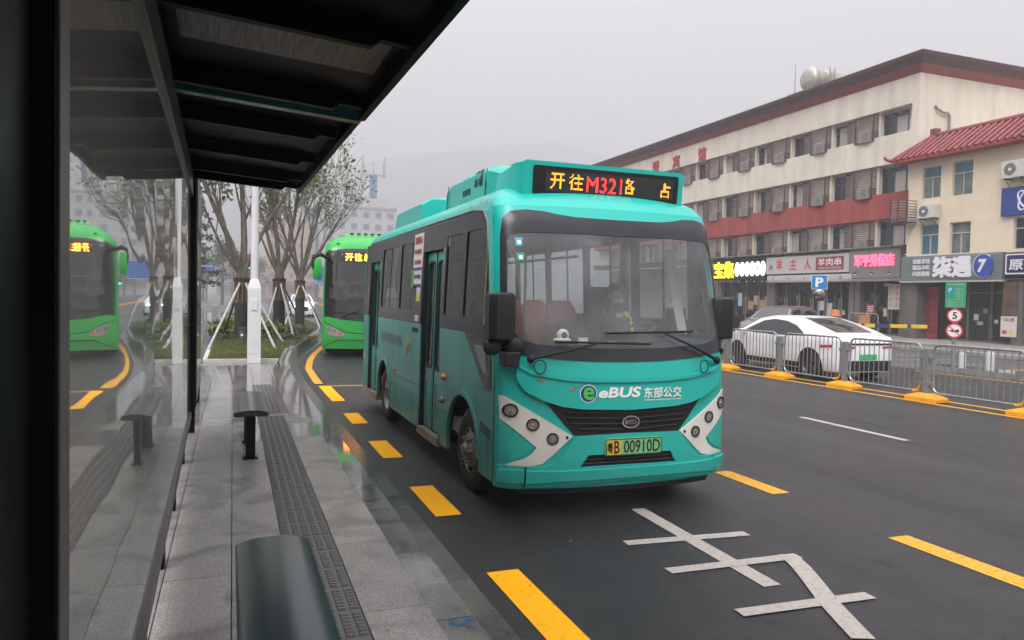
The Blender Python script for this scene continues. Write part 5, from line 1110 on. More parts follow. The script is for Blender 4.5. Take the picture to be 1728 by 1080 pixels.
for row, (z0, z1) in enumerate(((4.52, 5.85), (7.05, 8.42), (9.80, 11.02))):
    for k in range(10):
        yk = 27.57+3.035*k-25.2; y0, y1 = (yk-.96, yk-.07) if k else (yk-1.45, yk-.07)
        w = MB().box(.44, .472, y0, y1, z0+.02, z1-.1).build('window', m_win, HT)
        mb = MB(); fw_ = .035
        for a, b in ((y0, y0+fw_), (y1-fw_, y1), ((y0+y1)/2-fw_/2, (y0+y1)/2+fw_/2)): mb.box(.42, .445, a, b, z0+.02, z1-.1)
        for z in (z0+.02, z0+.62*(z1-z0), z1-.14): mb.box(.422, .443, y0, y1, z, z+fw_)
        mb.build('frame', m_wfr, w)
        if k == 0: MB().box(.415, .43, y0+.03, y0+.62, z0+.06, z1-.35).build('curtain', m_wood, w)
        if k and (k*7+row*5) % 3: q_ = .25+.12*((k+row) % 4); MB().box(.412, .428, y0+.04 if (k+row) % 2 else y1-.04-q_, y0+.04+q_ if (k+row) % 2 else y1-.04, z0+.06, z1-.2).build('curtain', m_wood, w)
        hx('mullion_pier', m_cream, .20, .474, yk-.06, yk+.06, z0, z1)
        if k > 8: continue
        a, b = yk+.10, yk+1.98; c0, c1 = -.04, .46
        lz0, lz1 = z0-.10, z1-.06
        cg = MB()
        for i in range(12):
            z = lz0+.06+(lz1-lz0-.1)*i/12; cg.obox((c0+.24, (a+1.15+b)/2, z), (.022, 0, -.012), (0, (b-a-1.15)/2, 0), (.006, 0, .02)); cg.obox(((c0+c1)/2, a+.05, z), ((c1-c0)/2, 0, 0), (0, .02, -.010), (0, .006, .018))
            cg.obox((c0+.02, a+.60, z+.0), (.018, 0, -.01), (0, .55, 0), (.005, 0, .013))
        lv = cg.build('louvre', m_slat, HT)
        mb = MB()
        for y in (a+.05, a+1.15): mb.box(c0-.03, c0+.03, y-.025, y+.025, lz0, lz1)
        mb.box(c1-.03, c1, a+.03, a+.08, lz0, lz1); mb.box(c0, c1, a, a+1.15, lz0-.02, lz0+.03); mb.build('louvre_frame', m_slat2, lv); MB().box(c0+.22, c1, b-.03, b, lz0, lz1).build('louvre_post', m_slat2, lv)
        acx = MB().box(c0-.12, c0+.42, a+.12, a+.84, lz0-.04, lz0+.52).build('air_conditioner', m_acb, HT, bevel=.02)
        MB().lathe([(.0001, -.008), (.2, -.008), (.21, 0)], (c0-.12, a+.42, lz0+.24), 'x', 18).build('fan_grille', m_acg, acx)
for ch, y in (('盟', 47.55), ('宾', 44.85), ('馆', 41.8)): MB().text(ch, rstreet(-.0), -(y+.42-25.2), 11.05, .86, .05, .03, depth=.05).build('roof_sign_character', m_red if 0 else M('red_sign_letter', (.42, .04, .05), .5), HT)
mb = MB(); mb.tube([(.9, -.06, 10.9), (1.0, -.10, 10.75), (1.3, -.12, 10.62), (1.65, -.10, 10.62), (1.8, -.08, 10.5), (1.8, -.06, 6)], .05, 8); mb.build('drain_pipe', m_conc, HT, smooth=True)
tk = thing('water_tank', 'steel rooftop water tank lying on the far roof edge of the cream hotel', 'water tank', (31.0, 34.6, 13.75))
MB().lathe([(.0001, -.10), (.3, -.08), (.55, -.01), (.66, .10), (.68, .15), (.66, .2), (.66, 1.0), (.68, 1.02), (.66, 1.05), (.66, 2.3), (.5, 2.42), (.0001, 2.5)], (0, 0, 1.0), 'x', 28).build('drum', M('tank_steel', (.50, .48, .44), .4, m=.5, var=.3, vs=4), tk, smooth=True)
mb = MB()
for x in (.35, 1.9): mb.box(x-.05, x+.05, -.6, .6, 0, .42)
mb.box(-.6, 3.2, -.9, .9, -.65, .18); mb.build('cradle', m_conc, tk)
mb = MB(); mb.tube([(1.0, -.72, .2), (1.0, -.72, 1.6)], .03); mb.tube([(1.35, -.72, .2), (1.35, -.72, 1.6)], .03); mb.build('ladder', m_conc, tk); MB().box(1.6, 2.6, -1.1, -.72, .15, .8).build('pump_box', M('rusty_cream_box', (.45, .33, .2), .7, var=.5, vs=3), tk)
t = MB().tube([(0, 0, 0), (0, 0, 1.2), (0, 0, 2.6)], [.04, .03, .015], 6).build('antenna', m_conc, loc=(30.6, 35.1, 13.1)); tag(t, 'thin mast standing just left of the rooftop water tank', 'antenna')

# ---------------------------------------------------------------- shop fronts under the hotel
m_sglass = M('dark_shop_window', (.022, .022, .022), .10, spec=.22, var=.8, vs=1.3); m_sfr = M('brushed_door_frame', (.38, .37, .36), .35, m=.5)
m_stone = M('dark_shop_stone', (.14, .13, .12), .5, var=.3, vs=2.5); m_lamp = EM('downlight_lamp', (1.0, .92, .78), 6)
hx('shop_floor', m_conc, -3.2, 1.6, .05, HY, 0, .30)
for x, z in ((-3.55, .16),): hx('shop_step', m_conc, x, x+.36, .05, HY, 0, z)
def shopfront(name, label, y1, y0, npan, clutter, zt=3.0):
    t = thing('shopfront', label, 'shop front', (29.35, 0, .3))
    MB().box(.02, .06, y0, y1, 0, zt-.3).build('glazing', m_sglass, t)
    mb = MB()
    for k in range(npan+1): y = y0+(y1-y0)*k/npan; mb.box(-.03, .03, y-.035, y+.035, 0, zt-.3)
    mb.box(-.028, .028, y0, y1, zt-.38, zt-.3); mb.box(-.028, .028, y0, y1, 0, .08); mb.build('frame', m_stone, t)
    for k in range(1, npan):
        y = y0+(y1-y0)*k/npan
        for s in (-.1, .1): MB().tube([(-.06, y+s, .7), (-.06, y+s, 1.75)], .018, 6).build('door_handle', m_sfr, t)
    for y in (y0+.12, y1-.12): MB().box(-.25, .02, y-.16, y+.16, 0, zt-.3).build('pier', m_stone, t)
    r = random.Random(len(label)*7+int(y0))
    goods = [(r.uniform(y0+.3, y1-.3), r.uniform(.1, 1.7), r.uniform(.12, .4), r.uniform(.1, .45), r.choice(((.16, .09, .05), (.10, .10, .11), (.22, .05, .04), (.05, .07, .10), (.20, .17, .12), (.06, .09, .06), (.28, .26, .23)))) for _ in range(16)]
    for yy, zz, w, h, col in goods: MB().box(-.004, .018, yy-w/2, yy+w/2, zz, zz+h).build('displayed_goods', M('goods_colour', col, .6, var=.6, vs=9), t)
    for k, (yy, zz, w, h, col) in enumerate(clutter):
        MB().box(-.012, .018, yy-w/2, yy+w/2, zz, zz+h).build('window_notice', M('notice_colour', col, .6, var=.3, vs=8), t)
    return t
paper = (.55, .55, .53); pink = (.55, .16, .16); tan = (.40, .26, .14)
shopfront('shop_front', 'dark restaurant front with posters under the yellow lettered black sign', 39.8, 34.9, 4, [(39.2, 1.4, .35, .35, pink), (37.9, 1.2, .35, .8, (.45, .52, .60)), (36.9, 1.0, .5, .5, tan), (36.4, 1.3, .45, .55, (.42, .30, .22)), (35.9, .9, .5, .7, tan), (35.4, 1.2, .5, .6, (.40, .22, .16)), (36.2, .6, .6, .3, pink)])
shopfront('shop_front', 'dark glazed front with paper notices under the pale red lettered sign', 34.8, 28.75, 6, [(33.0, .95, .2, .35, paper), (31.1, 1.1, .28, .5, paper), (30.55, .8, .35, .7, paper), (29.6, .9, .15, .25, paper), (28.95, .8, .25, .35, pink)])
shopfront('shop_front', 'workwear shop front with two hanging banners under the pink lettered sign', 28.6, 25.7, 3, [(28.1, .85, .22, .4, paper), (27.0, .9, .2, .4, (.5, .5, .35)), (26.9, 2.35, .4, .15, (.6, .6, .45))], 3.05)
hx('sign_ledge', M('greenish_ledge', (.20, .22, .185), .7, var=.4, vs=2), -.42, .02, .3, HY, 4.47, 4.53)
def sign_board(name, label, x, y1, y0, z0, z1, m, d=.25):
    t = thing(name, label, 'shop sign', (x, 0, 0)); MB().box(0, d, y0, y1, z0, z1).build('board', m, t, bevel=.015); return t
SF = rstreet(0)
m_ye = EM('yellow_lit_letters', (1.0, .80, .02), 1.1); m_wl2 = EM('white_lit_discs', (1.0, .88, .95), 1.0); m_pk = EM('pink_lit_letters', (1.0, .10, .20), 1.5)
def lamps(t, ys, z, x=-.05):
    for y in ys: a = MB().lathe([(.0001, 0), (.05, 0), (.07, .05), (.05, .10)], (x, y, z), n=12).build('downlight', m_blackp, t); MB().lathe([(.0001, -.004), (.045, -.003)], (x, y, z), n=12).build('lamp', m_lamp, a)
t = sign_board('shop_sign', 'black shop sign with yellow lit characters and a row of white discs', 28.72, 39.85, 34.9, 3.08, 4.36, m_blackp)
MB().text('宝集', SF, -39.72, 3.22, .98, .05, .035, w=1.95, depth=.05).build('yellow_characters', m_ye, t)
for k, ch in enumerate('川火大片烤肉'):
    d_ = MB().patch(ell(-(37.42-.465*k), 3.72, .215, .43, 26), SF, .05, .05).build('white_disc', m_wl2, t); MB().text(ch, SF, -(37.42-.465*k)-.12, 3.48, .48, .056, .005, w=.24).build('disc_character', M('pink_disc_ink', (.45, .12, .22), .6), d_)
lamps(t, [39.4-.72*k for k in range(7)], 2.98)
t = sign_board('shop_sign', 'pale shop sign with three red brush characters and a wine red box', 28.72, 34.84, 28.72, 3.36, 4.32, M('pale_sign_board', (.50, .47, .45), .5, var=.1, vs=2))
m_rc = M('red_brush_ink', (.60, .05, .04), .5); m_wine = M('wine_red_box', (.26, .04, .05), .5)
for ch, y in (('羊', 34.0), ('主', 32.9), ('人', 31.8)): MB().text(ch, SF, -y, 3.58, .58, .012, .02, w=.5).build('red_character', m_rc, t)
mb = MB(); mb.text('川味', SF, -34.6, 3.6, .3, .012, .01, w=.32); mb.build('small_characters', m_acg, t)
b = MB().patch(rrect(-30.95, -29.05, 3.50, 4.18, .02), SF, .015, .015).build('red_box', m_wine, t)
mb = MB(); mb.text('羊肉串', SF, -30.8, 3.72, .38, .02, .02, w=1.6); mb.text('YANG ROU CHUAN', SF, -30.8, 3.56, .09, .02, .008, w=1.6); mb.build('box_lettering', m_swhite, b)
s2 = MB().box(-.02, .22, 28.5, 34.7, 2.92, 3.28).build('lower_strip', M('pale_strip', (.48, .46, .46), .5), t)
mb = MB()
for k, ch in enumerate('羊肉串烧烤'): mb.text(ch, SF, -(34.3-1.25*k), 3.02, .16, .026, .01)
mb.build('strip_lettering', m_rc, s2)
t = sign_board('shop_sign', 'grey shop sign with bright pink lit characters and three small downlights', 28.70, 28.66, 25.66, 3.04, 4.46, m_grey)
MB().text('军平劳保店', SF, -28.3, 3.60, .56, .06, .028, w=2.32, depth=.06).build('pink_characters', m_pk, t)
hx('shop_soffit', m_grey, -.30, .6, .35, 9.6, 2.88, 3.02)
lamps(t, (28.2, 27.2, 26.2), 3.22, -.10)
for k, (ch, y) in enumerate((('消防器材', 26.52), ('劳保用品', 26.18))):
    bt = MB().box(0, .015, y-.16, y+.16, 1.55, 2.75).build('hanging_banner', M('pale_banner_cloth', (.50, .49, .47), .8, var=.1), loc=(29.15, 0, 0)); tag(bt, ['pale hanging banner with red characters, the left one of the pair at the workwear shop', 'pale hanging banner with red characters, the right one of the pair at the workwear shop'][k], 'banner')
    mb = MB()
    for i, c in enumerate(ch): mb.text(c, SF, -y-.09, 2.47-.27*i, .2, .004, .01, w=.18)
    mb.build('banner_characters', m_rc, bt)
# mannequin in work clothes
t = thing('mannequin', 'shop mannequin in dark work clothes and a red and white chevron vest behind the glass', 'mannequin', (29.05, 27.55, .30), R_(-60))
J = {'hip': (0, 0, .98, .13), 'w': (0, 0, 1.15, .12), 'ch': (0, 0, 1.36, .14), 'nk': (0, 0, 1.54, .05), 'hd': (0, -.02, 1.66, .085), 'tp': (0, -.01, 1.74, .06)}; E_ = [('hip', 'w'), ('w', 'ch'), ('ch', 'nk'), ('nk', 'hd'), ('hd', 'tp')]
for s, k in ((-1, 'l'), (1, 'r')):
    J[k+'sh'] = (s*.18, 0, 1.43, .06); J[k+'el'] = (s*.25, .02, 1.15, .045); J[k+'wr'] = (s*.26, -.06, .92, .032); E_ += [('ch', k+'sh'), (k+'sh', k+'el'), (k+'el', k+'wr')]; hand(J, E_, k, J[k+'wr'][:3], (0, -.2, -1), (0, 1, 0))
    J[k+'kn'] = (s*.10, 0, .52, .07); J[k+'an'] = (s*.10, .02, .10, .05); J[k+'to'] = (s*.11, -.14, .04, .04); E_ += [('hip', k+'kn'), (k+'kn', k+'an'), (k+'an', k+'to')]
skin_mesh('body', J, E_, M('dark_workwear', (.03, .03, .035), .8, var=.3), t)
vb = MB().loft([[(a*math.cos(q), .125*math.sin(q)*kk, z) for q in [R_(20*i) for i in range(18)]] for z, a, kk in ((1.05, .19, 1.2), (1.25, .19, 1.25), (1.45, .20, 1.2))]).build('vest', M('red_safety_vest', (.35, .04, .04), .7), t, smooth=True)
mb = MB()
for z in (1.12, 1.22, 1.32): mb.add([(-.14, -.165, z+.05), (0, -.172, z), (.14, -.165, z+.05), (.14, -.165, z+.085), (0, -.172, z+.035), (-.14, -.165, z+.085)], [(0, 1, 4, 5), (1, 2, 3, 4)])
mb.build('vest_chevron', m_swhite, vb)

# ---------------------------------------------------------------- corner building with tiled roof
m_cream2 = M('warm_cream_tile_wall', (.74, .63, .48), .6, var=.08, vs=2.5); m_tile = M('red_glazed_tile', (.29, .055, .06), .4, var=.45, vs=6, coat=.1)
m_bluw = M('blue_film_window', (.05, .16, .24), .15, var=.4, vs=2, coat=.4); m_palew = M('reflecting_window', (.16, .19, .18), .10, var=.6, vs=2, coat=.4); m_alu = M('window_aluminium', (.50, .49, .47), .4, m=.3)
RB = thing('corner_building', 'low cream building with a red tiled roof edge and blue windows', 'building', (28.2, 24.9, 0))
def rx(name, m, *b, parent=None, bevel=0.): return MB().box(*b).build(name, m, parent or RB, bevel=bevel)
wins = [(24.22, 23.30, 6.40, 7.79), (22.77, 21.84, 6.37, 7.80), (24.23, 23.32, 3.97, 5.29), (22.80, 21.85, 3.95, 5.27), (20.07, 18.6, 4.0, 5.24)]
MB().patch([(0, 3.9), (20, 3.9), (20, 8.25), (0, 8.25)], lambda a, z, o: (-o, -a, z), 0, .3, [q4(24.9-a, 24.9-b, c, d) for a, b, c, d in wins]).build('wall', m_cream2, RB)
rx('side_wall', m_cream2, .3, 10, -.3, -.002, 0, 8.25); rx('rear_wall', m_cream2, 5, 10, -20, -.3, 0, 8.2)
for i, (a, b, c, d) in enumerate(wins):
    y0, y1 = b-24.9, a-24.9
    w = rx('window', m_win if i == 4 else (m_palew if i == 3 else m_bluw), .14, .16, y0, y1, c, d)
    mb = MB(); f_ = .045
    for a_, b_ in ((y0, y0+f_), (y1-f_, y1), ((y0+y1)/2-f_/2, (y0+y1)/2+f_/2)): mb.box(.09, .15, a_, b_, c, d if a_ == y0 or b_ == y1 else c+.66*(d-c))
    for z in (c, c+.64*(d-c), d-f_): mb.box(.092, .148, y0, y1, z, z+f_)
    mb.build('frame', m_alu, w)
    if i < 2: MB().box(.155 if 0 else .10, .145, y0+f_, y1-f_, c+f_, c+.62*(d-c)).build('lower_pane', m_palew, w)
# tiled skirt roof
mb = MB(); e0, e1 = (-.62, 8.14), (1.0, 9.28); nY = 64
mb.add([(e0[0], .45, e0[1]), (e0[0], -20, e0[1]), (e1[0], -20, e1[1]), (e1[0], -.45, e1[1]), (1.0, -.2, 8.2), (1.0, -20, 8.2)], [(0, 1, 2, 3), (0, 3, 4), (0, 4, 5, 1)])
for k in range(nY):
    y = .42-.31*k
    t0 = 0; yt = y; top = e1
    if k < 3: f_ = (k+.2)/3; top = (e0[0]+(e1[0]-e0[0])*f_, e0[1]+(e1[1]-e0[1])*f_)
    mb.tube([(e0[0]-.03, y, e0[1]+.03), ((e0[0]+top[0])/2, y, (e0[1]+top[1])/2+.05), (top[0], y, top[1]+.04)], .075, 7)
mb.build('tiled_roof', m_tile, RB, smooth=True)
mb = MB(); mb.tube([(1.0, -.40, 9.33), (1.0, -20, 9.33)], .13, 8); mb.tube([(1.0, -.42, 9.33), (.2, 0, 8.78), (-.62, .46, 8.2), (-.78, .58, 8.28), (-.84, .63, 8.4)], [.12, .10, .09, .07, .05], 8); mb.box(.85, 1.15, -.56, -.26, 9.3, 9.62); mb.build('roof_ridge', m_tile, RB, smooth=False)
rx('eave_soffit', m_red, -.62, 0, -20, .40, 8.06, 8.13)
rx('ground_recess', M('shop_interior_dark', (.022, .024, .022), .5, var=.4), .9, 1.0, -20, 0, 0, 3.9); rx('entrance_pier', m_stone, .0, .9, -.62, -.02, .3, 2.8); rx('entrance_pier', m_stone, .0, .9, -5.3, -4.9, .3, 2.8)
for y in (-1.9, -2.45, -3.45, -3.5, -4.4): rx('door_post', m_stone, .80, .9, y-.04, y+.04, .3, 2.85)
for z in (.34, 2.35, 2.82): rx('door_rail', m_stone, .815, .9, -4.9, -1.3, z-.03, z+.03)
rx('sign_soffit', m_grey, .0, .9, -5.3, -.02, 2.84, 2.9)
rx('red_door_panel', m_wine, .5, .56, -1.25, -.70, .3, 2.6); mb = MB()
for k in range(4):
    for j in range(2): mb.box(.485, .5, -1.2+.26*j, -1.0+.26*j, .55+.48*k, .95+.48*k)
mb.build('door_lattice', M('wine_lattice', (.16, .03, .035), .5), RB)
for (a, b, z0, z1, c) in ((-2.9, -2.7, 1.2, 1.45, (.40, .48, .46)), (-3.1, -2.85, 1.0, 1.15, (.28, .42, .34)), (-3.75, -3.6, 1.1, 1.25, (.45, .48, .50)), (-3.3, -3.1, 1.5, 1.7, (.2, .21, .21))): rx('door_notice', M('door_notice_paper', c, .6), .84, .89, a, b, z0, z1)
rx('shop_floor', m_conc, -3.0, 1.0, -20, .0, 0, .30, bevel=.02); rx('shop_step', m_conc, -3.6, -3.0, -20, .0, 0, .16, bevel=.02)
pw = rx('menu_poster', M('white_menu_poster', (.55, .53, .52), .5), -.06, -.03, -5.15, -4.52, .62, 1.42)
mb = MB(); mb.text('柒遇', lambda a, z, o: (-.062-o, -a, z), 4.62, 1.22, .14, .003, .01, w=.45); mb.patch(ell(4.68, .80, .11, .08), lambda a, z, o: (-.062-o, -a, z), .003); mb.build('poster_print', M('poster_red_print', (.50, .08, .06), .5), pw)
MB().patch(ell(4.98, .80, .11, .09), lambda a, z, o: (-.062-o, -a, z), .003).build('poster_lemon', M('poster_yellow_print', (.60, .50, .08), .5), pw)
rx('picture_panel', M('brown_picture_panel', (.16, .075, .045), .5, var=.8, vs=3, col2=(.05, .05, .055)), -.05, -.03, -5.12, -4.55, 1.45, 2.75)
t = sign_board('shop_sign', 'long grey slatted shop sign with white characters and a blue disc numbered 7', 28.0, 24.95, 20.3, 2.84, 3.92, M('blue_grey_slats', (.16, .185, .20), .5, var=.1), .2)
mb = MB()
for k in range(12): mb.box(-.03, .01, 20.32, 24.93, 2.88+.085*k, 2.93+.085*k)
mb.build('slats', M('slat_light', (.22, .25, .27), .45), t); MB().box(-.05, .22, 20.25, 25.0, 2.77, 2.84).build('sign_edge', m_alu, t)
m_lw = M('white_sign_letter', (.72, .70, .74), .4)
mb = MB(); mb.text('柒遇', SF, -23.27, 3.0, .80, .10, .06, w=1.70, depth=.07)
for i, s_ in enumerate(('现煮茶饮', '甜品小吃', '内设雅座')): mb.text(s_, SF, -24.33, 3.58-.27*i, .20, .06, .022, w=.85, depth=.03)
mb.build('white_characters', m_lw, t)
d_ = MB().patch(ell(-21.02, 3.40, .40, .46, 36), SF, .12, .10).build('blue_disc', M('royal_blue_disc', (.03, .07, .32), .4), t); MB().patch(ell(-21.05, 3.40, .42, .48, 36), SF, .10, .08).build('disc_rim', m_lw, d_)
MB().text('7', SF, -21.24, 3.13, .54, .126, .045, w=.38, shear=.15).build('numeral', m_lw, d_)
t = sign_board('shop_sign', 'dark navy shop sign with a white border, cut by the right edge of the photo', 27.98, 20.2, 17.0, 3.0, 3.86, M('navy_sign_board', (.022, .028, .09), .4), .2)
mb = MB(); mb.patch(rrect(-20.17, -17.03, 3.04, 3.82, .05), SF, .004, 0, [rrect(-20.12, -17.08, 3.09, 3.77, .05)]); mb.text('原茶', SF, -20.0, 3.2, .42, .03, .02, w=1.1, depth=.03); mb.build('white_lettering', m_lw, t)
t = sign_board('wall_sign', 'royal blue wall sign with a white looped emblem under the air conditioner', 28.05, 20.5, 15.5, 5.3, 6.40, M('royal_blue_sign', (.025, .055, .24), .4), .12)
mb = MB()
for rot in (25, -35): 
    pts = []
    for k in range(29): a = 2*math.pi*k/28; u_, v_ = .20*math.cos(a), .40*math.sin(a); c_, s_ = math.cos(R_(rot)), math.sin(R_(rot)); pts.append((-.01, 19.55+u_*c_-v_*s_, 5.86+u_*s_+v_*c_))
    mb.tube(pts, .035, 6, False)
mb.build('emblem', m_lw, t, smooth=True)
def ac_unit(x, y, z, label, w=.85, h=.58):
    t = thing('air_conditioner', label, 'air conditioner', (x, y, z), 0, None)
    MB().box(-.36, 0, -w/2, w/2, 0, h).build('casing', m_acu, t, bevel=.02)
    MB().lathe([(.0001, -.37), (.05, -.375), (.06, -.366)], (0, w*.12, h/2), 'x', 14).build('fan_hub', m_lw, t)
    MB().lathe([(.07, -.363), (.23, -.364), (.245, -.358)], (0, w*.12, h/2), 'x', 24).build('fan_grille', m_acg, t)
    for s in (-.3, .3): MB().box(-.38, .02, s-.02, s+.02, -.04, 0).tube([(-.34, s, -.03), (0, s, -.35)], .015, 6).build('bracket', m_slat2, t)
    return t
ac_unit(28.15, 23.66, 5.52, 'white air conditioner on the cream wall between the upper and lower blue windows'); ac_unit(28.15, 19.9, 6.72, 'white air conditioner above the royal blue wall sign', .95, .66)
cg = thing('louvre_cage', 'brown louvred cage fixed on the cream wall corner beside the air conditioner', 'cage', (28.15, 24.5, 5.42))
mb = MB()
for k in range(8): mb.box(-.62, -.58, -.1, .75, .06+.12*k, .10+.12*k); mb.box(-.60, 0, -.12, -.09, .06+.12*k, .10+.12*k)
mb.build('slats', m_slat, cg); mb = MB()
for y in (-.1, .35, .75): mb.box(-.63, -.57, y-.025, y+.025, 0, 1.0)
mb.box(-.6, 0, -.12, .77, -.02, .02); mb.build('frame', m_slat2, cg)
rl = thing('step_handrail', 'thin grey handrail with an orange board standing before the workwear shop', 'handrail', (27.2, 26.2, .3)); 
MB().tube([(0, .9, 0), (0, .9, .95), (0, .8, 1.05), (0, -.7, 1.05), (0, -.8, .95), (0, -.8, 0)], .03, 8).build('rail', m_galv, rl, smooth=True); MB().box(-.03, .03, -.35, .25, .35, .98).build('orange_board', M('orange_board', (.50, .22, .10), .6, var=.15), rl, bevel=.01)
t = MB().lathe([(.0001, 1.0), (.16, .98), (.20, .75), (.14, .70), (.10, .3), (.18, 0)], n=16).build('orange_bin', M('orange_bin_plastic', (.65, .24, .10), .5, var=.2), smooth=True, loc=(21.8, 22.4, .55)); tag(t, 'small orange topped stand between the white car roof and the shop doors', 'bin')

# ---------------------------------------------------------------- trees
m_bark = M('grey_brown_bark', (.20, .17, .14), .85, var=.6, vs=14, bump=.6, bs=50, stretch=(1, 1, .3)); m_wrap = M('black_trunk_wrap', (.035, .036, .04), .8, var=.3, vs=20); m_slatw = M('brown_trunk_slats', (.22, .12, .06), .7, var=.4, vs=12)
def leaf_mat(name, a, b): 
    mt = M(name, a, .55, var=.6, vs=1.3, col2=b); p = mt.node_tree.nodes['Principled BSDF']
    return mt
m_leaf = leaf_mat('fresh_green_leaf', (.12, .20, .045), (.055, .10, .025)); m_leaf2 = leaf_mat('olive_young_leaf', (.17, .21, .07), (.08, .11, .035))
def leafcard(mb, p, s, r):
    a = Vector((r.uniform(-1, 1), r.uniform(-1, 1), r.uniform(-.7, .7))).normalized(); b = a.cross(Vector((r.uniform(-1, 1), r.uniform(-1, 1), r.uniform(-1, 1)))).normalized()
    mb.add([p-a*s*.1, p+a*s*.5+b*s*.32, p+a*s*1.1, p+a*s*.5-b*s*.32], [(0, 1, 2, 3)])
def street_tree(loc, label, seed, H, limbs, split, r0, leafn, leafsize, spread, leafmat, tw=7):
    r = random.Random(seed); t = thing('street_tree', label, 'tree', loc, 0, 'pollarded street trees on the lawn'); k0 = MB(); lv = MB()
    k0.tube([(0, 0, 0), (.02, 0, split*.5), (0, .02, split)], [r0*1.15, r0, r0*1.05], 12)
    tips = []
    def branch(p, d, L, rad, lvl):
        n = 4; pts = [p]; q = Vector(p)
        for i in range(n):
            d = (d+Vector((r.uniform(-.16, .16), r.uniform(-.16, .16), r.uniform(.0, .16)))).normalized(); q = q+d*L/n; pts.append(q.copy())
        rs = [max(.0085, .85*rad*(1-.62*i/n)) for i in range(n+1)]; k0.tube(pts, rs, 7 if lvl == 0 else (5 if lvl == 1 else 4), lvl == 0)
        if lvl >= 3 or rad < .006: tips.append((pts[-1], d)); return
        m = (5, 4, 3)[lvl] if lvl < 3 else 3
        for i in range(m):
            f = r.uniform(.35, 1.0) if lvl else r.uniform(.38, 1.0); j = min(n-1, int(f*n)); pp = pts[j].lerp(pts[j+1], f*n-j)
            a = r.random()*6.28; side = d.orthogonal().normalized(); side = (Matrix.Rotation(a, 3, d) @ side)
            dd = (d*1.0+side*r.uniform(.35, .8)*spread+Vector((0, 0, .25))).normalized(); branch(pp, dd, L*r.uniform(.42, .66), rad*(1-.6*f)*r.uniform(.42, .6), lvl+1)
        tips.append((pts[-1], d))
    for (ax, ay, rr, hh) in limbs: branch(Vector((ax*.12, ay*.12, split-.05)), Vector((ax, ay, 1)).normalized(), hh, rr, 0)
    for p, d in tips:
        if r.random() < leafn:
            for _ in range(r.randint(2, tw)): leafcard(lv, p+Vector((r.gauss(0, .13), r.gauss(0, .13), r.gauss(0, .13))), leafsize*r.uniform(.6, 1.2), r)
    k0.build('trunk', m_bark, t, smooth=True); lv.build('crown', leafmat, t)
    w = MB().tube([(0, 0, .05), (0, 0, split*.55)], r0*1.25, 14).build('trunk_wrap', m_wrap, t, smooth=True)
    mb = MB()
    for k in range(12): a = R_(30*k); mb.obox((r0*1.28*math.cos(a), r0*1.28*math.sin(a), split*.72), (.03*math.sin(a), -.03*math.cos(a), 0), (.012*math.cos(a), .012*math.sin(a), 0), (0, 0, split*.17))
    mb.build('trunk_slats', m_slatw, t); MB().tube([(0, 0, split*.88), (0, 0, split*.93)], r0*1.45, 14).build('tie_band', m_wrap, t)
    return t
street_tree((.27, 24.4, .30), 'nearest pollarded street tree, just left of the white pole, with thick forked limbs', 5, 8, [(-.50, .1, .10, 3.6), (-.28, -.12, .12, 4.0), (.08, .1, .14, 4.2), (.30, -.1, .09, 3.6), (-.62, .2, .065, 3.0)], 2.05, .18, 1.0, .15, .8, m_leaf, 12)
street_tree((1.62, 29.0, .30), 'middle pollarded street tree, just right of the white pole, limbs rising steeply', 11, 9, [(-.30, 0, .10, 3.8), (.02, .2, .11, 4.0), (.20, -.1, .11, 4.0), (-.1, -.2, .08, 3.8), (.40, .1, .07, 3.4), (-.45, .1, .06, 3.2)], 2.15, .17, .75, .13, .85, m_leaf2, 6)
street_tree((2.90, 35.5, .30), 'farthest pollarded street tree beside the green coach, spreading fine twigs and young leaves', 23, 9, [(-.45, 0, .085, 3.4), (-.15, .2, .10, 3.6), (.10, -.1, .10, 3.7), (.34, .1, .10, 3.6), (.60, 0, .09, 3.5), (-.6, .1, .07, 3.2), (.2, .3, .08, 3.6), (.82, .1, .07, 3.2), (-.3, -.3, .07, 3.4)], 2.2, .17, .75, .14, 1.0, m_leaf2, 6)
m_stakew = M('pale_stake', (.50, .50, .48), .5, m=.2, var=.3, vs=10); m_stakeb = M('dark_stake', (.05, .05, .05), .6, var=.3)
stk = [((-.62, 21.4), (.20, 24.2), 0, 'pale stake leaning in from the left to the nearest tree'), ((1.12, 21.2), (.36, 24.2), 0, 'pale stake right of the white pole leaning to the nearest tree'), ((-.30, 25.6), (.22, 24.6), 1, 'dark stake behind the nearest tree trunk'), ((1.45, 23.2), (.38, 24.3), 0, 'thin pale stake behind the white pole'),
       ((1.95, 26.2), (1.66, 28.8), 0, 'pale stake in front of the middle tree'), ((2.62, 28.6), (1.72, 28.95), 1, 'dark stake leaning right from the middle tree'), ((1.05, 28.0), (1.55, 28.9), 0, 'pale stake left of the middle tree'), ((2.05, 25.0), (1.70, 28.85), 1, 'dark stake low in front of the middle tree'),
       ((3.62, 33.6), (2.98, 35.3), 0, 'pale stake between the farthest tree and the green coach'), ((2.0, 32.6), (2.84, 35.3), 0, 'pale stake left of the farthest tree'), ((3.85, 35.0), (2.98, 35.5), 1, 'dark stake right of the farthest tree'), ((2.35, 37), (2.86, 35.7), 0, 'pale stake behind the farthest tree')]
for (a, b, k, lb) in stk:
    o = MB().tube([(0, 0, -.05), (b[0]-a[0], b[1]-a[1], 1.80)], .034, 8).build('tree_stake', m_stakeb if k else m_stakew, smooth=True, loc=(a[0], a[1], lawn_z(a[1]))); tag(o, lb, 'stake', 'stakes propping the lawn trees')
m_shr = leaf_mat('yellow_green_shrub_leaf', (.22, .25, .04), (.08, .12, .02)); m_shr2 = leaf_mat('grey_green_hedge_leaf', (.10, .125, .085), (.045, .06, .04))
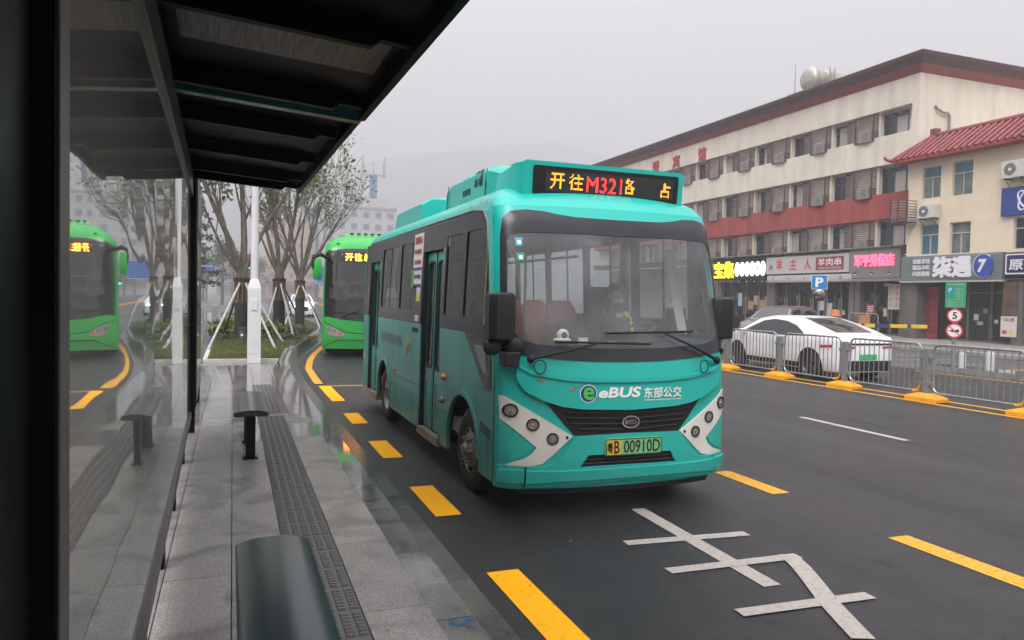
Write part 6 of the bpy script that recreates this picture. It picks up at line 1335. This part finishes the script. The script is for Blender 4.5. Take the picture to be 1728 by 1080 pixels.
def shrub(name, loc, label, rx_, ry_, h, n, s, m, seed, strap=False):
    r = random.Random(seed); t = thing(name, label, 'shrub', loc); mb = MB(); st_ = MB()
    for k in range(max(6, n//40)): a = r.random()*6.28; q = r.random()**.5; st_.tube([(0, 0, 0), (rx_*q*math.cos(a)*.8, ry_*q*math.sin(a)*.8, h*.7)], .008, 4)
    for k in range(n):
        a = r.random()*6.28; q = r.random()**.5; z = h*r.random()**.7*(1-.35*q*q); p = Vector((rx_*q*math.cos(a), ry_*q*math.sin(a), z))
        if strap:
            d = Vector((math.cos(a)*.6, math.sin(a)*.6, 1)).normalized(); w = d.cross(Vector((0, 0, 1))).normalized()*s*.12; e = p*.3; mb.add([e-w, e+w, e+d*s*.9+w*.6, e+d*s*1.5+Vector((math.cos(a), math.sin(a), -.2))*s*.3], [(0, 1, 2, 3)])
        else: leafcard(mb, p, s*r.uniform(.6, 1.2), r)
    mb.build('foliage', m, t); st_.build('stem', m_bark, t); return t
shrub('shrub', (-.15, 26.0, .3), 'bright yellow green shrub left of the nearest tree trunk', .6, .5, .62, 700, .16, m_shr, 1); shrub('shrub', (.75, 26.6, .3), 'yellow green shrub partly behind the white pole', .55, .5, .6, 600, .16, m_shr, 2); shrub('shrub', (1.35, 25.6, .3), 'small yellow green shrub at the foot of the middle tree', .35, .4, .5, 350, .15, m_shr, 4)
shrub('low_hedge', (.1, 24.0, .27), 'low grey green hedge patch before the yellow green shrubs', .75, .35, .26, 900, .07, m_shr2, 5); shrub('low_hedge', (1.3, 24.2, .27), 'low grey green hedge patch right of the white pole', .7, .35, .26, 800, .07, m_shr2, 6); shrub('low_hedge', (2.0, 27.4, .3), 'low grey green hedge patch under the middle tree', .6, .4, .25, 600, .07, m_shr2, 7)
o = MB().lathe([(.0001, .50), (.11, .49), (.11, .46), (.09, .44), (.09, 0)], n=18).build('lawn_lamp', M('bronze_lamp_post', (.13, .115, .105), .5, m=.3, var=.2), smooth=True, loc=(.25, 22.2, .28)); tag(o, 'short bronze lawn lamp in front of the nearest tree', 'lamp'); MB().box(-.04, .03, -.098, -.08, .26, .32).build('lens', m_swhite, o)
hy = MB().lathe([(.0001, .82), (.09, .78), (.13, .68), (.15, .64), (.13, .62), (.12, .15), (.19, .13), (.19, .0)], n=18); hy.lathe([(.0001, -.24), (.08, -.23), (.08, .23), (.0001, .24)], (0, 0, .48), 'x', 12)
o = hy.build('fire_hydrant', M('red_hydrant_paint', (.48, .03, .03), .35, var=.2), smooth=True, loc=(3.62, 45.0, .12)); tag(o, 'red fire hydrant beyond the lawn, left of the green coach', 'hydrant')
m_bol = M('grey_bollard_stone', (.30, .30, .30), .7, var=.2)
for k, (x, y) in enumerate(((-1.55, 40), (-2.3, 52), (-.95, 46), (-2.9, 66))):
    o = MB().loft([[(-.18, -.18, 0), (.18, -.18, 0), (.18, .18, 0), (-.18, .18, 0)], [(-.18, -.18, .8), (.18, -.18, .8), (.18, .18, .8), (-.18, .18, .8)], [(-.1, -.1, .95), (.1, -.1, .95), (.1, .1, .95), (-.1, .1, .95)]]).build('stone_bollard', m_bol, loc=(x, y, .14)); tag(o, ['nearest square stone bollard on the far footway', 'stone bollard on the far footway left of the others', 'stone bollard on the far footway close to the lawn', 'most distant stone bollard on the far footway'][k], 'bollard', 'stone bollards on the far footway')
t = thing('litter_bin', 'ochre topped litter bin on a pale plinth on the far footway', 'litter bin', (-1.75, 34.5, .15)); MB().box(-.22, .22, -.2, .2, 0, .75).build('plinth', m_bol, t, bevel=.02); MB().box(-.2, .2, -.18, .18, .75, 1.6).build('bin_top', M('ochre_panel', (.35, .18, .06), .6, var=.3), t, bevel=.02)
# distant trees
def hazy_tree(loc, label, h, w, m, seed, conifer=False, n=1500):
    r = random.Random(seed); t = thing('distant_tree', label, 'tree', loc); MB().tube([(0, 0, 0), (0, 0, h*.5), (.1, 0, h*.92)], [w*.06+.06, w*.05+.04, .03], 8).build('trunk', m_bark, t); mb = MB()
    if conifer:
        for L in range(12):
            z = h*(.20+.78*L/11); R0 = w*(1-.75*L/11)*r.uniform(.75, 1.15); nb = 9
            for b in range(nb):
                a = 2*math.pi*b/nb+r.random(); d = Vector((math.cos(a), math.sin(a), -.12))
                for k in range(n//110):
                    f = r.random()**.6; p = Vector((0, 0, z))+d*R0*f+Vector((r.gauss(0, .12), r.gauss(0, .12), r.gauss(0, .14))); leafcard(mb, p, r.uniform(.18, .4), r)
    else:
        cs = [Vector((r.gauss(0, w*.42), r.gauss(0, w*.42), h*r.uniform(.42, .92))) for _ in range(22)]
        for k in range(n): c = r.choice(cs); leafcard(mb, c+Vector((r.gauss(0, w*.17), r.gauss(0, w*.17), r.gauss(0, h*.055))), r.uniform(.16, .36)*max(1, w/3), r)
    mb.build('crown', m, t); return t
m_dk = leaf_mat('dark_conifer_leaf', (.045, .068, .04), (.02, .034, .022)); m_hz = leaf_mat('street_tree_leaf', (.085, .12, .045), (.04, .06, .025))
hazy_tree((-3.6, 62, .1), 'dark layered conifer beside the far end of the shelter', 12.5, 3.2, m_dk, 3, True, 4500)
for k, (x, y, h, w, lb) in enumerate(((-1.2, 96, 8, 2.3, 'round hazy green tree at the far end of the footway'), (.6, 118, 8.5, 2.6, 'hazy green street tree farther behind the round one'), (-4.5, 130, 9, 3, 'hazy street tree far left behind the conifer'), (4.6, 150, 8, 2.6, 'faint street tree far up the road behind the lawn trees'), (24, 125, 8, 3.5, 'faint bushy tree below the white block on the right side of the road'), (20, 150, 7, 3, 'faint tree beside the blue road sign'))): hazy_tree((x, y, .1), lb, h, w, m_hz, 40+k)

# ---------------------------------------------------------------- distant street
m_fw = M('far_white_render', (.55, .55, .57), .8, var=.08, vs=.2); m_fo = M('far_orange_render', (.56, .40, .31), .8, var=.1, vs=.2); m_fg = M('far_grey_render', (.42, .41, .42), .8, var=.1, vs=.2); m_fwin = M('far_hazed_window', (.24, .26, .29), .3); m_fbl = M('far_blue_glass', (.12, .22, .38), .15, var=.2)  # window tone paled to paint mist over the far blocks
def block(name, label, x, y, w, d, h, m, nx, nz, rz=0, z0=5, extra=None, ww=.5):
    t = thing(name, label, 'building', (x, y, 0), R_(rz)); MB().box(-w/2, w/2, 0, d, 0, h).build('wall', m, t); MB().box(-w/2-.2, w/2+.2, -.2, d+.2, h, h+.6).build('parapet', m_fg, t)
    MB().box(-w/2-.4, w/2+.4, -1.6, -.01, 3.4, 4.6).build('shop_canopy', M('far_canopy', (.35, .33, .33), .7, var=.6, vs=.4, stretch=(1, .1, .1)), t)
    p0 = None; cw, ch = w/nx, (h-z0)/nz
    for i in range(nx):
        for j in range(nz):
            if p0 is None: o = p0 = MB().box(-cw*ww/2, cw*ww/2, -.06, .02, 0, ch*.5).build('window', m_fwin, t)
            else: o = p0.copy(); COL.objects.link(o)
            o.location = (-w/2+cw*(i+.5), 0, z0+ch*(j+.25))
    return t
wb = block('apartment_block', 'far white block with a stepped roof above the green coach', 31, 196, 19, 14, 24, m_fw, 6, 6)
MB().box(2.0, 8, 1, 9, 24.6, 27).build('roof_house', m_fw, wb)
block('apartment_block', 'far orange block seen between the lawn trees', 14.5, 205, 12, 12, 20.5, m_fo, 5, 6)
block('apartment_block', 'far grey block low behind the lawn trees', 3.0, 260, 16, 12, 13, m_fg, 6, 3)
bb = block('office_tower', 'far blue glass fronted block between the orange and white blocks', 23.8, 230, 7, 10, 27, m_fbl, 3, 8)
t = thing('mast', 'roof mast carrying phone antennas above the white block', 'antenna', (35.0, 200, 24)); MB().box(-.9, .9, -.5, .5, 0, 9.6).build('shaft', m_fbl, t)
mb = MB()
for x, z in ((-3, 14), (0, 13), (3, 14.5), (-2.6, 12.6), (2.6, 13)): mb.tube([(x, 0, 9.0), (x, 0, z+.0)], .16, 6)
mb.box(-3.4, 3.4, -.3, .3, 9.4, 9.8); mb.build('antenna_frame', m_fg, t)
block('apartment_block', 'far pale block at the left behind the conifer', -22, 240, 14, 12, 12, m_fw, 5, 3)
block('unseen_dark_building', 'added grey building out of view behind the shelter, darkening the minibus window reflections', -15, 16, 44, 10, 11, M('dark_grey_render', (.14, .14, .14), .8, var=.3, vs=.4), 12, 3, 90)  # added out of view to darken window reflections and light from the left
def gantry(x, y, w, label, zz=6.2, h=2.6):
    t = thing('road_sign', label, 'road sign', (x, y, 0)); MB().tube([(0, .3, 0), (0, .3, zz+h*.5)], .14, 8).build('post', m_gpost, t); b = MB().box(-w/2, w/2, -.05, .05, zz-h/2, zz+h/2).build('sign_board', M('blue_road_sign', (.02, .12, .50), .4), t)
    MB().patch(rrect(-w/2+.1, w/2-.1, zz-h/2+.1, zz+h/2-.1, .1), facing(-.05), .004, 0, [rrect(-w/2+.18, w/2-.18, zz-h/2+.18, zz+h/2-.18, .08)]).build('sign_border', m_swhite, b); return t
gantry(13.4, 118, 3.2, 'blue road direction sign between the lawn trees and the green coach', 4.6, 2.9)
gantry(-3.4, 110, 2.6, 'small blue road sign far up the footway left of the round tree', 4.6, 1.4)
def light_pole(x, y, label, arm=2.2, h=6.5):
    t = thing('traffic_light', label, 'traffic light', (x, y, 0)); MB().tube([(0, 0, 0), (0, 0, h)], .09, 8).build('post', m_gpost, t); MB().tube([(0, 0, h-.2), (arm, 0, h)], .06, 6).build('arm', m_gpost, t); MB().box(arm-.2, arm+.2, -.12, .12, h-1.2, h).build('signal_head', m_blackp, t); MB().patch(ell(arm, h-.95, .13, .13), facing(-.12), .01, .01).build('green_lamp', EM('green_signal_lamp', (.05, 1, .55), 4), t); return t
light_pole(-.1, 82, 'grey traffic light pole with an arm over the far footway', 1.6, 5.2); light_pole(13.2, 100, 'traffic light with a lit green lamp beside the green coach mirror', .4, 3.4)
# street beyond the hotel, hills in the mist
def hill(name, pts, y, d, m):
    """rounded ridge: outline of crest heights along x, falling to the ground before and behind"""
    secs = []; r = random.Random(9)
    for x, h in pts: secs.append([(x, y+d*(k/8-.5), max(-2, h*math.sin(math.pi*k/8)**.8*(1+.05*r.uniform(-1, 1)))) for k in range(9)])
    return tag(MB().loft(secs, closed=False, caps=False).build(name, m, smooth=True), kind='structure')
m_hill = M('wooded_hill', (.055, .075, .05), .9, var=.5, vs=.03, col2=(.03, .045, .03))
hill('hills', [(-900, 100), (-600, 170), (-380, 130), (-160, 110), (0, 140), (110, 185), (240, 215), (360, 245), (480, 262), (610, 240), (760, 215), (880, 240)], 1150, 480, m_hill)

# ---------------------------------------------------------------- misty air
mt, n, l, p = node_mat('mist'); n.remove(p); pv = n.new('ShaderNodeVolumePrincipled')
pv.inputs['Color'].default_value = (.66, .66, .68, 1); pv.inputs['Density'].default_value = .0026; pv.inputs['Anisotropy'].default_value = .1
l.new(pv.outputs[0], n['Material Output'].inputs['Volume'])
tag(MB().box(-905, 905, -65, 1505, -2, 285).build('haze', mt), kind='stuff')
